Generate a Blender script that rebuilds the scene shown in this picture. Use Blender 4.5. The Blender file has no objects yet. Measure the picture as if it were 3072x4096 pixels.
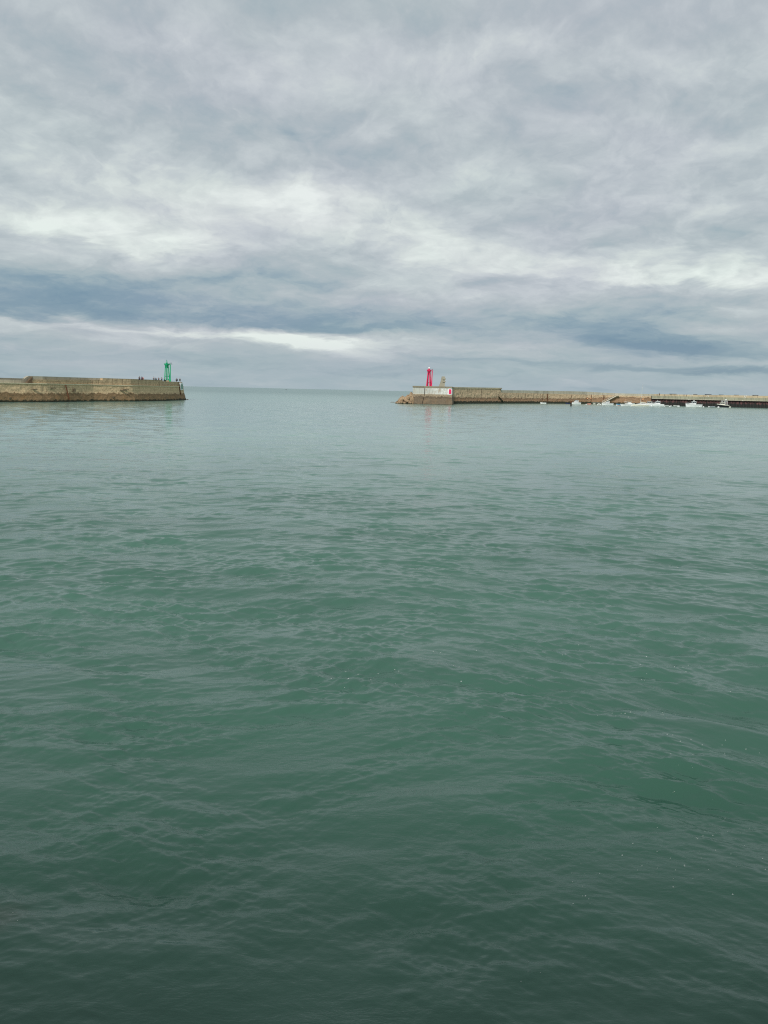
import bpy, bmesh, math, random
import numpy as np
from mathutils import Vector, Matrix, noise
random.seed(7)
R = math.radians
sc = bpy.context.scene
col = sc.collection

# ---------------------------------------------------------------- camera
EYE = 5.0
FPX = 3094.0                      # focal length in photo pixels (3072 x 4096)
ROLL = math.atan(0.0220)
PITCH = math.atan((2048 - 1562.3) * math.cos(ROLL) / FPX)
FWD = Vector((0, math.cos(PITCH), -math.sin(PITCH)))
UP0 = Vector((0, math.sin(PITCH), math.cos(PITCH)))
XR = Vector((1, 0, 0))
RC = XR * math.cos(ROLL) + UP0 * math.sin(ROLL)
UC = UP0 * math.cos(ROLL) - XR * math.sin(ROLL)
cam_d = bpy.data.cameras.new('camera')
cam = bpy.data.objects.new('camera', cam_d); col.objects.link(cam)
cam_d.sensor_fit = 'VERTICAL'; cam_d.sensor_height = 36
cam_d.lens = FPX / 4096 * 36
cam_d.clip_start = 0.1; cam_d.clip_end = 80000
m = Matrix((RC, UC, -FWD)).transposed().to_4x4(); m.translation = (0, 0, EYE)
cam.matrix_world = m
sc.camera = cam

def ray(px, py): return FWD * FPX + RC * (px - 1536) + UC * (2048 - py)
def on_z(px, py, z=0.0):          # point of the plane at height z seen at a pixel
    d = ray(px, py); t = (z - EYE) / d.z
    return Vector((d.x * t, d.y * t, z))
def at_y(px, py, Y):              # point at forward distance Y seen at a pixel
    d = ray(px, py); t = Y / d.y
    return Vector((d.x * t, Y, EYE + d.z * t))
def azel(px, py):
    d = ray(px, py).normalized()
    return math.degrees(math.atan2(d.x, d.y)), math.degrees(math.asin(d.z))

# ---------------------------------------------------------------- render settings
sc.view_settings.view_transform = 'Standard'; sc.view_settings.look = 'None'
sc.view_settings.exposure = 0.0; sc.view_settings.gamma = 1.0
sc.cycles.use_denoising = False; sc.cycles.use_adaptive_sampling = False; sc.cycles.filter_width = 1.15
sc.cycles.max_bounces = 4; sc.cycles.sample_clamp_direct = 2.0; sc.cycles.sample_clamp_indirect = 2.0; sc.cycles.caustics_reflective = False; sc.cycles.caustics_refractive = False

# ---------------------------------------------------------------- node helper
class G:
    def __init__(s, tree): s.t = tree; s.n = tree.nodes; s.l = tree.links
    def new(s, t, **k):
        n = s.n.new(t)
        for a, b in k.items(): setattr(n, a, b)
        return n
    def put(s, sock, v):
        if hasattr(v, 'is_linked') or isinstance(v, bpy.types.NodeSocket): s.l.new(v, sock)
        elif v is not None: sock.default_value = v
    def m(s, op, a, b=None, c=None, clamp=False):
        n = s.new('ShaderNodeMath', operation=op, use_clamp=clamp)
        s.put(n.inputs[0], a)
        if b is not None: s.put(n.inputs[1], b)
        if c is not None: s.put(n.inputs[2], c)
        return n.outputs[0]
    def comb(s, x, y, z=0.0):
        n = s.new('ShaderNodeCombineXYZ')
        for i, v in enumerate((x, y, z)): s.put(n.inputs[i], v)
        return n.outputs[0]
    def sep(s, v):
        n = s.new('ShaderNodeSeparateXYZ'); s.put(n.inputs[0], v); return n.outputs
    def noise(s, vec, scale, detail=4, rough=0.55, dist=0.0, dim='3D', colour=False):
        n = s.new('ShaderNodeTexNoise', noise_dimensions=dim)
        s.put(n.inputs['Vector'], vec)
        n.inputs['Scale'].default_value = scale; n.inputs['Detail'].default_value = detail
        n.inputs['Roughness'].default_value = rough; n.inputs['Distortion'].default_value = dist
        return n.outputs['Color'] if colour else n.outputs['Fac']
    def ramp(s, fac, stops, interp='LINEAR'):
        n = s.new('ShaderNodeValToRGB'); cr = n.color_ramp; cr.interpolation = interp
        while len(cr.elements) < len(stops): cr.elements.new(0.5)
        for e, (p, c) in zip(cr.elements, stops):
            e.position = p; e.color = (*c, 1) if len(c) == 3 else c
        s.put(n.inputs[0], fac); return n.outputs[0]
    def rng(s, v, a, b, c=0.0, d=1.0, smooth=False):
        n = s.new('ShaderNodeMapRange'); n.interpolation_type = 'SMOOTHSTEP' if smooth else 'LINEAR'
        s.put(n.inputs[0], v)
        for i, k in enumerate((a, b, c, d)): s.put(n.inputs[i + 1], k)
        return n.outputs[0]
    def mix(s, f, a, b, blend='MIX'):
        n = s.new('ShaderNodeMix', data_type='RGBA', blend_type=blend)
        s.put(n.inputs[0], f)
        for i, v in ((6, a), (7, b)):
            if isinstance(v, tuple) and len(v) == 3: v = (*v, 1)
            s.put(n.inputs[i], v)
        return n.outputs[2]
    def vmul(s, v, k):
        n = s.new('ShaderNodeVectorMath', operation='MULTIPLY'); s.put(n.inputs[0], v); n.inputs[1].default_value = k
        return n.outputs[0]

# ---------------------------------------------------------------- sky
SUN_EL, SUN_AZ = 36, 196          # azimuth clockwise from +Y (north): behind the camera
world = bpy.data.worlds.new('World'); sc.world = world; world.use_nodes = True
world.node_tree.nodes.clear()
g = G(world.node_tree)
dirv = g.new('ShaderNodeTexCoord').outputs['Generated']
dx, dy, dz = g.sep(dirv)
el = g.m('MULTIPLY', g.m('ARCSINE', dz), 57.2958)
az = g.m('MULTIPLY', g.m('ARCTAN2', dx, dy), 57.2958)
zz = g.m('ADD', g.m('MAXIMUM', dz, 0.0), 0.20)
pv = g.comb(g.m('DIVIDE', dx, zz), g.m('DIVIDE', dy, zz), 0.0)      # cloud layer seen in perspective
elp = g.m('MAXIMUM', el, 0.0)
wamp = g.m('ADD', 1.0, g.m('MULTIPLY', elp, 0.28))
wc = g.sep(g.noise(pv, 0.9, 6, 0.55, 0.3, colour=True))
wf = g.sep(g.noise(pv, 3.4, 5, 0.6, 0.6, colour=True))
waz = g.m('ADD', az, g.m('MULTIPLY', g.m('ADD', g.m('MULTIPLY', g.m('SUBTRACT', wc[0], .5), 1.2), g.m('SUBTRACT', wf[0], .5)), g.m('MULTIPLY', wamp, 1.4)))
wel = g.m('ADD', el, g.m('MULTIPLY', g.m('ADD', g.m('MULTIPLY', g.m('SUBTRACT', wc[1], .5), .9), g.m('SUBTRACT', wf[1], .5)), g.m('MULTIPLY', wamp, 0.95)))
# clouds: (x, y in the photo at 1/1.852 scale, half width, half height, lift, sharpness of the lower edge, tilt)
CL = [
 (555,430,170,32,.32,1,.05),(190,490,110,30,.32,1.6,.35),(400,522,60,22,.30,1,0),(740,490,130,34,.24,1,.25),
 (915,530,60,40,.22,1.5,.3),(1370,588,190,26,.66,2.2,.04),(1480,606,60,10,.30,2,.05),(1640,570,60,28,.28,1,0),
 (660,734,95,12,.80,1.0,.14),(400,716,280,11,.75,1.6,.03),(740,768,70,13,.24,1.6,.1),(1120,78,38,34,.16,1,0),
 (1250,135,230,36,.13,1.5,.03),(1590,695,80,24,.22,1,0),(50,465,90,26,.28,1,.1),(90,714,190,9,.34,1,.03),
 (500,480,460,80,.14,1,.06),(1480,600,260,60,.10,1,0),(880,190,190,60,.08,1,.1),(80,330,120,18,.08,1,.2),(1000,640,120,30,.06,1,0),(1240,830,34,4,.25,1,0),(1500,826,60,4,.20,1,0),
 (90,628,190,30,-.32,1.0,.05),(150,688,170,16,-.38,2.4,.04),(560,650,210,46,-.26,1.0,.05),(640,700,170,10,-.20,2.2,.03),
 (800,542,62,22,-.20,1,.1),(1460,744,115,17,-.56,1.8,.08),(1570,803,120,6,-.52,1.6,.03),(1500,655,140,20,-.30,1.0,.0),
 (1130,530,190,36,-.10,1,0),(575,14,62,26,-.14,1,-.3),(850,275,260,34,-.10,1,0),(960,690,230,14,-.18,1,.03),
 (1290,705,160,24,-.20,1,.1),(450,605,170,12,-.12,1.5,.0),(1560,60,190,60,-.07,1,0),(330,240,220,80,-.05,1,.2),
 (1220,790,250,5,-.14,1,.02),(1640,450,60,60,-.06,1,0),(960,20,260,22,-.10,1,0),
]
tot = None
for (x, y, w, h, amp, k, tilt) in CL:
    amp *= .64 if amp > 0 else .86
    a0, e0 = azel(x * 1.8517, y * 1.8517)
    sa = w * 1.8517 / FPX * 57.3 * 1.3; se = h * 1.8517 / FPX * 57.3 * 1.35
    u = g.m('SUBTRACT', waz, a0)
    v = g.m('ADD', g.m('SUBTRACT', wel, e0), g.m('MULTIPLY', u, tilt))
    u = g.m('DIVIDE', u, sa); v = g.m('DIVIDE', v, se)
    if k != 1: v = g.m('MAXIMUM', v, g.m('MULTIPLY', v, -k))
    q = g.m('ADD', g.m('MULTIPLY', u, u), g.m('MULTIPLY', v, v))
    gsn = g.m('MULTIPLY', g.m('POWER', 2.7183, g.m('MULTIPLY', q, -0.75)), amp)
    tot = gsn if tot is None else g.m('ADD', tot, gsn)
lel = g.m('LOGARITHM', g.m('ADD', g.m('MAXIMUM', g.m('ADD', el, g.m('MULTIPLY', g.m('SUBTRACT', wf[1], .5), 1.2)), 0.0), 4.0), 2.7183)
qv = g.comb(g.m('MULTIPLY', g.m('ADD', az, g.m('MULTIPLY', g.m('SUBTRACT', wf[0], .5), 5.0)), .135), g.m('MULTIPLY', lel, 3.3), 4.0)
lump = g.noise(qv, 1.0, 9, .60, .15)
tot = g.m('MULTIPLY', tot, g.rng(lump, .34, .66, .62, 1.38))
d1 = g.m('SUBTRACT', g.noise(pv, 0.55, 5, 0.5, 0.4), .5)
d2 = g.m('SUBTRACT', g.noise(g.vmul(pv, (1.0, 1.1, 1)), 2.3, 7, 0.62, 0.5), .5)
d4 = g.m('SUBTRACT', lump, .5)
d5 = g.m('SUBTRACT', g.noise(g.vmul(qv, (1.0, 1.5, 1)), 3.1, 8, .66, .2), .5)
d3 = g.m('SUBTRACT', g.noise(g.vmul(pv, (.35, 1.0, 1)), 1.5, 6, 0.6, 0.2), .5)
base = g.rng(el, 0.0, 9.0, .44, .62, True)
detail = g.m('ADD', g.m('ADD', g.m('MULTIPLY', d1, .22), g.m('MULTIPLY', d2, .24)), g.m('MULTIPLY', d3, g.rng(el, 1.0, 14.0, .26, .03)))
detail = g.m('MULTIPLY', detail, g.rng(el, 12.0, 34.0, 1.0, .55))
def relief(sc_, dl, det):             # cloud heaps lit from above: density a little lower down minus density here
    a = g.vmul(qv, (sc_, sc_ * 1.25, 1)); sh = g.new('ShaderNodeVectorMath', operation='ADD'); g.put(sh.inputs[0], a); sh.inputs[1].default_value = (.04, -dl, 0)
    return g.m('SUBTRACT', g.noise(sh.outputs[0], 1.0, det, .56, .25), g.noise(a, 1.0, det, .56, .25))
puff = g.m('ADD', g.m('MULTIPLY', relief(1.15, .30, 7), .78), g.m('MULTIPLY', relief(2.9, .28, 6), .26))
puff = g.m('MULTIPLY', puff, g.m('MULTIPLY', g.rng(el, 1.0, 7.0, .45, 1.0), g.rng(el, 17.0, 34.0, 1.0, .26)))
detail = g.m('ADD', detail, puff)
detail = g.m('ADD', detail, g.m('ADD', g.m('MULTIPLY', d5, .25), g.m('MULTIPLY', d4, g.rng(el, 14.0, 32.0, .42, .30))))
L = g.m('ADD', g.m('ADD', base, tot), detail)
L = g.m('MINIMUM', L, g.m('MULTIPLY_ADD', L, .58, .36), clamp=True)      # bright gaps keep their texture
ccol = g.ramp(L, [(0.0, (.15, .25, .36)), (.22, (.24, .335, .42)), (.40, (.375, .45, .50)), (.56, (.46, .51, .55)),
                  (.72, (.56, .605, .635)), (.86, (.66, .705, .705)), (1.0, (.82, .87, .845))])
tint = g.noise(pv, 1.3, 3, .5)
ccol = g.mix(g.rng(tint, .40, .62, 0, .55), ccol, g.mix(1.0, ccol, (.965, 1.03, .985), 'MULTIPLY'))
ccol = g.mix(g.rng(tint, .52, .34, 0, .55), ccol, g.mix(1.0, ccol, (1.0, .992, 1.018), 'MULTIPLY'))
# bluish air low over the sea
ccol = g.mix(g.rng(el, 0.0, 4.5, .42, 0.0, True), ccol, (.36, .47, .525))
sky = g.new('ShaderNodeTexSky', sky_type='NISHITA', sun_disc=False)
sky.sun_elevation = R(SUN_EL); sky.sun_rotation = R(SUN_AZ)
bg1 = g.new('ShaderNodeBackground'); g.put(bg1.inputs[0], sky.outputs[0]); bg1.inputs[1].default_value = 0.08
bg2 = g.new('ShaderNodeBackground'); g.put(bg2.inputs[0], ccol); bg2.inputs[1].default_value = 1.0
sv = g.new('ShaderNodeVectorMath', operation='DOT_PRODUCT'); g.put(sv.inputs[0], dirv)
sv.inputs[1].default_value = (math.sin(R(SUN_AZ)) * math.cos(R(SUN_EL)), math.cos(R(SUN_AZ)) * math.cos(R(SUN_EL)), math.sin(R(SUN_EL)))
glow = g.m('MULTIPLY', g.m('POWER', g.m('MAXIMUM', sv.outputs['Value'], 0.0), 5.0), 1.3)     # unseen bright sky round the sun, added to brighten the walls
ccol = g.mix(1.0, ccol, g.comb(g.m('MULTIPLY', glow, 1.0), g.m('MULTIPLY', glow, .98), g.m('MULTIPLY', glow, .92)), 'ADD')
cover = g.rng(L, .15, .45, .86, .96)
mx = g.new('ShaderNodeMixShader'); g.put(mx.inputs[0], cover)
g.l.new(bg1.outputs[0], mx.inputs[1]); g.l.new(bg2.outputs[0], mx.inputs[2])
g.l.new(mx.outputs[0], g.new('ShaderNodeOutputWorld').inputs[0])
world.cycles.sampling_method = 'MANUAL'; world.cycles.sample_map_resolution = 512

sun_d = bpy.data.lights.new('sun', 'SUN'); sun_d.energy = 3.0; sun_d.angle = R(12); sun_d.color = (1, .965, .92)
sun = bpy.data.objects.new('sun', sun_d); col.objects.link(sun)
a, e = R(SUN_AZ), R(SUN_EL)
sdir = Vector((math.sin(a) * math.cos(e), math.cos(a) * math.cos(e), math.sin(e)))
sun.rotation_euler = sdir.to_track_quat('Z', 'Y').to_euler()

# ---------------------------------------------------------------- materials
def mat(name, rgb, rough=0.6, spec=0.3, metal=0.0):
    m_ = bpy.data.materials.new(name); m_.use_nodes = True
    b = m_.node_tree.nodes['Principled BSDF']
    q = G(m_.node_tree)
    oc = q.new('ShaderNodeTexCoord').outputs['Object']
    n = q.noise(oc, 3.1, 4, .6)
    c = q.mix(q.rng(n, .35, .65), tuple(v * .86 for v in rgb), tuple(min(1, v * 1.1) for v in rgb))
    q.put(b.inputs['Base Color'], c)
    b.inputs['Roughness'].default_value = rough
    b.inputs['Specular IOR Level'].default_value = spec; b.inputs['Metallic'].default_value = metal
    return m_

def stone(name, hi, lo, weed=0.0, weed_top=1.0, line=2.6, blocks=.35, streak=.5, rise=None, seed=0.0):
    """masonry of a harbour wall; UV = metres along the wall, height above water"""
    m_ = bpy.data.materials.new(name); m_.use_nodes = True
    q = G(m_.node_tree); b = m_.node_tree.nodes['Principled BSDF']
    uv = q.new('ShaderNodeTexCoord').outputs['UV']
    u, v, _ = q.sep(uv); v0 = v
    p = q.comb(u, v, seed)
    n1 = q.noise(p, .35, 6, .62, .4); n2 = q.noise(p, 1.5, 6, .65); n3 = q.noise(q.vmul(p, (1, .13, 1)), 1.6, 5, .6)
    n4 = q.noise(q.vmul(p, (.16, 1, 1)), 1.7, 5, .6)
    c = q.mix(q.rng(n2, .32, .68), tuple(x * .74 for x in hi), tuple(min(1, x * 1.2) for x in hi))
    c = q.mix(q.rng(n4, .56, .70, 0, .6), c, tuple(x * y for x, y in zip(hi, (.62, .56, .5))))
    # eroded pale patches and rusty brown runs
    c = q.mix(q.rng(q.noise(p, .9, 5, .7, .8), .62, .70, 0, .75), c, tuple(min(1, x * 1.42) for x in hi))
    c = q.mix(q.m('MULTIPLY', q.rng(n3, .56, .66), streak), c, (.105, .066, .040))
    # blocks
    br = q.new('ShaderNodeTexBrick'); q.put(br.inputs['Vector'], q.comb(u, v, 0))
    br.inputs['Scale'].default_value = 1.0; br.inputs['Brick Width'].default_value = 1.5; br.inputs['Row Height'].default_value = .55
    br.inputs['Mortar Size'].default_value = .05; br.inputs['Color1'].default_value = (1, 1, 1, 1)
    br.inputs['Color2'].default_value = (.78, .76, .74, 1); br.inputs['Mortar'].default_value = (.42, .38, .34, 1)
    c = q.mix(blocks, c, q.mix(1.0, c, br.outputs[0], 'MULTIPLY'))
    # damp brown tidal zone with a ragged edge
    edge = q.m('ADD', v, q.m('MULTIPLY', q.m('SUBTRACT', q.m('ADD', q.m('MULTIPLY', n1, .5), q.m('MULTIPLY', n3, .5)), .5), 4.0))
    if rise: edge = q.m('SUBTRACT', edge, q.rng(u, *rise))
    damp = q.rng(edge, line + .25, line - .25, 0, 1, True)
    lowc = q.mix(q.rng(n2, .3, .7), tuple(x * .72 for x in lo), tuple(x * 1.25 for x in lo))
    lowc = q.mix(q.rng(n1, .5, .68, 0, .6), lowc, tuple(x * y for x, y in zip(lo, (1.35, 1.15, .95))))
    lowc = q.mix(q.rng(edge, line - .9, line - .3, 0, .55, True), lowc, tuple(x * .55 for x in lo))
    c = q.mix(damp, c, lowc)
    if weed > 0:
        we = q.m('ADD', v, q.m('MULTIPLY', q.m('SUBTRACT', q.noise(p, .8, 5, .6), .5), 1.7))
        c = q.mix(q.rng(we, weed_top + .12, weed_top - .12, 0, weed), c, (.022, .030, .018))
    c = q.mix(q.rng(q.m('ADD', v0, q.m('MULTIPLY', n2, .3)), .36, .22, 0, .85), c, (.045, .043, .030))
    q.put(b.inputs['Base Color'], c); b.inputs['Roughness'].default_value = .85
    b.inputs['Specular IOR Level'].default_value = .25
    bp = q.new('ShaderNodeBump'); bp.inputs['Strength'].default_value = .9; bp.inputs['Distance'].default_value = .12
    q.put(bp.inputs['Height'], q.m('ADD', n2, q.m('MULTIPLY', br.outputs[1], -.3))); q.l.new(bp.outputs[0], b.inputs['Normal'])
    return m_

def concrete(name, rgb, joint=4.0, grime=.4):
    m_ = bpy.data.materials.new(name); m_.use_nodes = True
    q = G(m_.node_tree); b = m_.node_tree.nodes['Principled BSDF']
    uv = q.new('ShaderNodeTexCoord').outputs['UV']
    u, v, _ = q.sep(uv)
    p = q.comb(u, v, 3.0)
    n1 = q.noise(p, .25, 5, .6); n2 = q.noise(p, 1.8, 5, .6); n3 = q.noise(q.vmul(p, (1, .1, 1)), 1.1, 5, .6)
    # every pour a slightly different grey
    cell = q.new('ShaderNodeTexWhiteNoise', noise_dimensions='1D'); q.put(cell.inputs['W'], q.m('FLOOR', q.m('DIVIDE', u, joint)))
    c = q.mix(cell.outputs[0], tuple(x * .86 for x in rgb), tuple(x * 1.10 for x in rgb))
    c = q.mix(q.rng(n2, .3, .7, 0, .5), c, tuple(x * .8 for x in rgb))
    c = q.mix(q.m('MULTIPLY', q.rng(n3, .52, .66), grime), c, (.13, .115, .085))
    c = q.mix(q.m('MULTIPLY', q.rng(n1, .5, .66), grime), c, tuple(x * .66 for x in rgb))
    fr = q.m('ABSOLUTE', q.m('SUBTRACT', q.m('FRACT', q.m('DIVIDE', u, joint)), .5))
    c = q.mix(q.rng(fr, .485, .495, 0, .6), c, (.10, .095, .08))
    q.put(b.inputs['Base Color'], c); b.inputs['Roughness'].default_value = .9; b.inputs['Specular IOR Level'].default_value = .2
    return m_

M = {}
M['stone_left'] = stone('weathered_stone', (.66, .49, .29), (.27, .175, .092), .9, .50, 2.35, .25, .55)
M['stone_left_upper'] = stone('upper_stone', (.54, .405, .25), (.25, .18, .10), 0, 0, -9, .3, .6, seed=5)
M['stone_head'] = stone('head_concrete', (.36, .285, .195), (.185, .14, .095), 0, 0, 3.0, .55, .25, seed=9)
M['stone_right'] = stone('harbour_stone', (.60, .455, .295), (.30, .19, .115), .95, 1.15, 2.75, .4, .9, (125, 165, 0, 1.5), seed=14)
M['rubble'] = stone('rubble_stone', (.45, .325, .20), (.36, .25, .155), 0, 0, 1.2, .1, .3, seed=21)
M['parapet'] = concrete('grey_concrete', (.47, .435, .34), 5.0, .35)
M['parapet_tan'] = concrete('tan_concrete', (.50, .425, .29), 7.0, .4)
M['pale_ledge'] = concrete('pale_ledge', (.80, .69, .48), 3.0, .2)
M['deck_band'] = concrete('mossy_concrete', (.34, .335, .24), 6.5, .6)
M['coping'] = concrete('coping_concrete', (.27, .235, .165), 9.0, .4)
M['deck'] = concrete('deck_concrete', (.33, .30, .24), 5.0, .4)
M['monument'] = concrete('monument_concrete', (.36, .34, .26), 9.0, .3)
M['dark_stone'] = mat('dark_wall', (.085, .075, .058), .9)
M['green'] = mat('green_paint', (.012, .40, .18), .4, .5)
M['dark_green'] = mat('dark_green_paint', (.006, .20, .09), .5, .4)
M['red'] = mat('red_paint', (.74, .022, .11), .4, .5)
M['dark_red'] = mat('dark_red_paint', (.33, .008, .04), .5, .4)
M['white'] = mat('white_paint', (.80, .81, .79), .35, .5)
M['cream'] = mat('cream_paint', (.74, .71, .60), .45, .4)
M['dull_white'] = mat('dull_white', (.55, .56, .52), .6)
M['glass'] = mat('dark_glass', (.03, .04, .05), .08, .6)
M['lens'] = mat('lantern_glass', (.10, .30, .22), .15, .6)
M['black'] = mat('black_rubber', (.012, .013, .015), .6)
M['navy'] = mat('navy', (.018, .028, .075), .7)
M['blue'] = mat('blue_paint', (.07, .24, .38), .5)
M['salmon'] = mat('salmon_paint', (.58, .27, .21), .6)
M['coral'] = mat('coral_cloth', (.60, .27, .23), .8)
M['maroon'] = mat('maroon_cloth', (.11, .035, .035), .85)
M['charcoal'] = mat('charcoal_cloth', (.03, .033, .04), .85)
M['slate'] = mat('slate_cloth', (.07, .08, .10), .85)
M['olive'] = mat('olive_cloth', (.09, .08, .045), .85)
M['skin'] = mat('skin', (.48, .29, .21), .55)
M['hair'] = mat('hair', (.03, .02, .014), .7)
M['alu'] = mat('pale_metal', (.62, .63, .62), .35, .5, .3)
M['panel'] = mat('panel_back', (.42, .46, .50), .4, .5)
M['rust'] = mat('rusty_steel', (.12, .048, .022), .85)
M['brown_steps'] = mat('brown_steps', (.17, .115, .072), .9)
M['timber'] = mat('dark_timber', (.035, .026, .020), .9)
M['pilewood'] = mat('pile_wood', (.016, .013, .011), .9)
M['galv'] = mat('galvanised_rail', (.62, .58, .47), .6)
M['sail'] = mat('sail_cloth', (.50, .49, .42), .8)
M['orange'] = mat('orange_float', (.80, .42, .22), .6)
M['ochre'] = mat('ochre_foam', (.45, .33, .2), .8)
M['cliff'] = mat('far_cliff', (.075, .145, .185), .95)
M['foam'] = mat('foam', (.36, .41, .39), .7)

# painted white wall of the right pier head
def whitewall():
    m_ = bpy.data.materials.new('whitewashed_wall'); m_.use_nodes = True
    q = G(m_.node_tree); b = m_.node_tree.nodes['Principled BSDF']
    u, v, _ = q.sep(q.new('ShaderNodeTexCoord').outputs['UV'])
    p = q.comb(u, v, 0); n2 = q.noise(p, 1.4, 6, .65); n3 = q.noise(q.vmul(p, (1, .12, 1)), 2.2, 5, .65)
    c = q.mix(q.rng(n2, .35, .65), (.52, .52, .47), (.76, .76, .72))
    left = q.rng(u, 17.0, 26.0, .75, 0.0)          # the older, greyer paint
    c = q.mix(left, c, (.40, .41, .36))
    c = q.mix(q.rng(n3, .50, .62, 0, .7), c, (.33, .32, .27))
    c = q.mix(q.rng(q.noise(p, .5, 5, .6), .5, .65, 0, .5), c, (.42, .40, .33))
    rust = q.m('MULTIPLY', q.rng(q.noise(q.vmul(p, (1.6, .22, 1)), 1.9, 4, .6), .545, .62), q.rng(u, 18.0, 19.0))
    rust = q.m('MULTIPLY', rust, q.rng(u, 27.0, 25.5))
    rust = q.m('MULTIPLY', rust, q.rng(v, 6.35, 6.0))
    c = q.mix(q.m('MULTIPLY', rust, .8), c, (.30, .155, .055))
    c = q.mix(q.rng(v, 4.35, 4.0, 0, .5), c, (.62, .60, .50))
    q.put(b.inputs['Base Color'], c); b.inputs['Roughness'].default_value = .75
    return m_
M['whitewash'] = whitewall()

def sheetpile():
    m_ = bpy.data.materials.new('rusty_sheet_piling'); m_.use_nodes = True
    q = G(m_.node_tree); b = m_.node_tree.nodes['Principled BSDF']
    u, v, _ = q.sep(q.new('ShaderNodeTexCoord').outputs['UV'])
    p = q.comb(u, v, 0); n2 = q.noise(p, 1.2, 5, .6); n3 = q.noise(q.vmul(p, (1, .15, 1)), 1.0, 4, .6)
    c = q.mix(q.rng(n3, .40, .62), (.040, .020, .020), (.155, .068, .066))
    e_ = q.m('ADD', v, q.m('MULTIPLY', q.m('SUBTRACT', n3, .5), 3.4))
    c = q.mix(q.rng(e_, 2.5, 1.7), c, (.020, .021, .018))
    c = q.mix(q.rng(n2, .55, .7, 0, .5), c, (.03, .028, .024))
    q.put(b.inputs['Base Color'], c); b.inputs['Roughness'].default_value = .8
    return m_
M['sheetpile'] = sheetpile()

# ---------------------------------------------------------------- object helpers
def tag(o, label=None, cat=None, group=None, kind=None):
    if label: o['label'] = label
    if cat: o['category'] = cat
    if group: o['group'] = group
    if kind: o['kind'] = kind
    return o
def empty(name, loc=(0, 0, 0), rz=0.0):
    o = bpy.data.objects.new(name, None); col.objects.link(o)
    o.location = loc; o.rotation_euler = (0, 0, rz); o.empty_display_size = .3
    return o
def obj(name, bm, material, parent=None, smooth=False):
    me = bpy.data.meshes.new(name)
    bmesh.ops.recalc_face_normals(bm, faces=bm.faces)
    bm.to_mesh(me); bm.free()
    if smooth: me.polygons.foreach_set('use_smooth', [True] * len(me.polygons))
    if material: me.materials.append(material)
    o = bpy.data.objects.new(name, me); col.objects.link(o)
    if parent: o.parent = parent
    return o
def box(bm, c, s, rz=0.0, ry=0.0, bevel=0.0):
    mt = Matrix.Translation(c) @ Matrix.Rotation(rz, 4, 'Z') @ Matrix.Rotation(ry, 4, 'Y') @ Matrix.Diagonal((*s, 1))
    r = bmesh.ops.create_cube(bm, size=1, matrix=mt)
    if bevel:
        es = {e_ for v in r['verts'] for e_ in v.link_edges}
        bmesh.ops.bevel(bm, geom=list(es), offset=bevel, segments=2, affect='EDGES')
def tube(bm, a, b, r0, r1=None, seg=8):
    a, b = Vector(a), Vector(b); d = b - a
    q_ = d.to_track_quat('Z', 'Y').to_matrix().to_4x4()
    bmesh.ops.create_cone(bm, cap_ends=True, segments=seg, radius1=r0, radius2=r0 if r1 is None else r1, depth=d.length,
                          matrix=Matrix.Translation((a + b) / 2) @ q_)
def lathe(bm, prof, seg=16, c=(0, 0, 0), rot=0.0):
    rings = []
    for r, z in prof:
        rings.append([bm.verts.new((c[0] + r * math.cos(rot + 2 * math.pi * i / seg), c[1] + r * math.sin(rot + 2 * math.pi * i / seg), c[2] + z)) for i in range(seg)])
    for A, B in zip(rings, rings[1:]):
        for i in range(seg):
            bm.faces.new((A[i], A[(i + 1) % seg], B[(i + 1) % seg], B[i]))
    bm.faces.new(rings[0][::-1]); bm.faces.new(rings[-1])
def prism(bm, pts, z0, z1):
    A = [bm.verts.new((x, y, z0)) for x, y in pts]; B = [bm.verts.new((x, y, z1)) for x, y in pts]
    n = len(pts)
    for i in range(n): bm.faces.new((A[i], A[(i + 1) % n], B[(i + 1) % n], B[i]))
    bm.faces.new(A[::-1]); bm.faces.new(B)

# ---------------------------------------------------------------- water
rng = np.random.default_rng(11)
NW = 230
lam = np.exp(rng.uniform(math.log(.095), math.log(6.5), NW)).astype(np.float64)
lam *= .72
lam[:5] = [7.5, 6.2, 5.1, 8.6, 4.3]
th = rng.normal(0, 1, NW) * np.where(lam > 1.5, .30, np.where(lam > .4, .42, .60)) + np.where(rng.random(NW) < .5, .20, -.16)
th[:5] = [.1, -.25, .35, -.05, .5]
kx = 2 * math.pi / lam * np.sin(th); ky = 2 * math.pi / lam * np.cos(th)
slope = np.where(lam > 3.0, .0085, np.where(lam > 1.0, .0195, np.where(lam > .17, .0330, .0280)))
amp_ = slope * rng.uniform(.6, 1.4, NW) * lam / (2 * math.pi) * 1.0
ph = rng.uniform(0, 2 * math.pi, NW)
def patch(x, y, s, p0):
    return (np.sin(x * s + 1.3 * np.sin(y * s * .7 + p0)) * np.sin(y * s * 1.1 + 1.7 * np.sin(x * s * .6 + 2 * p0))) 
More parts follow.
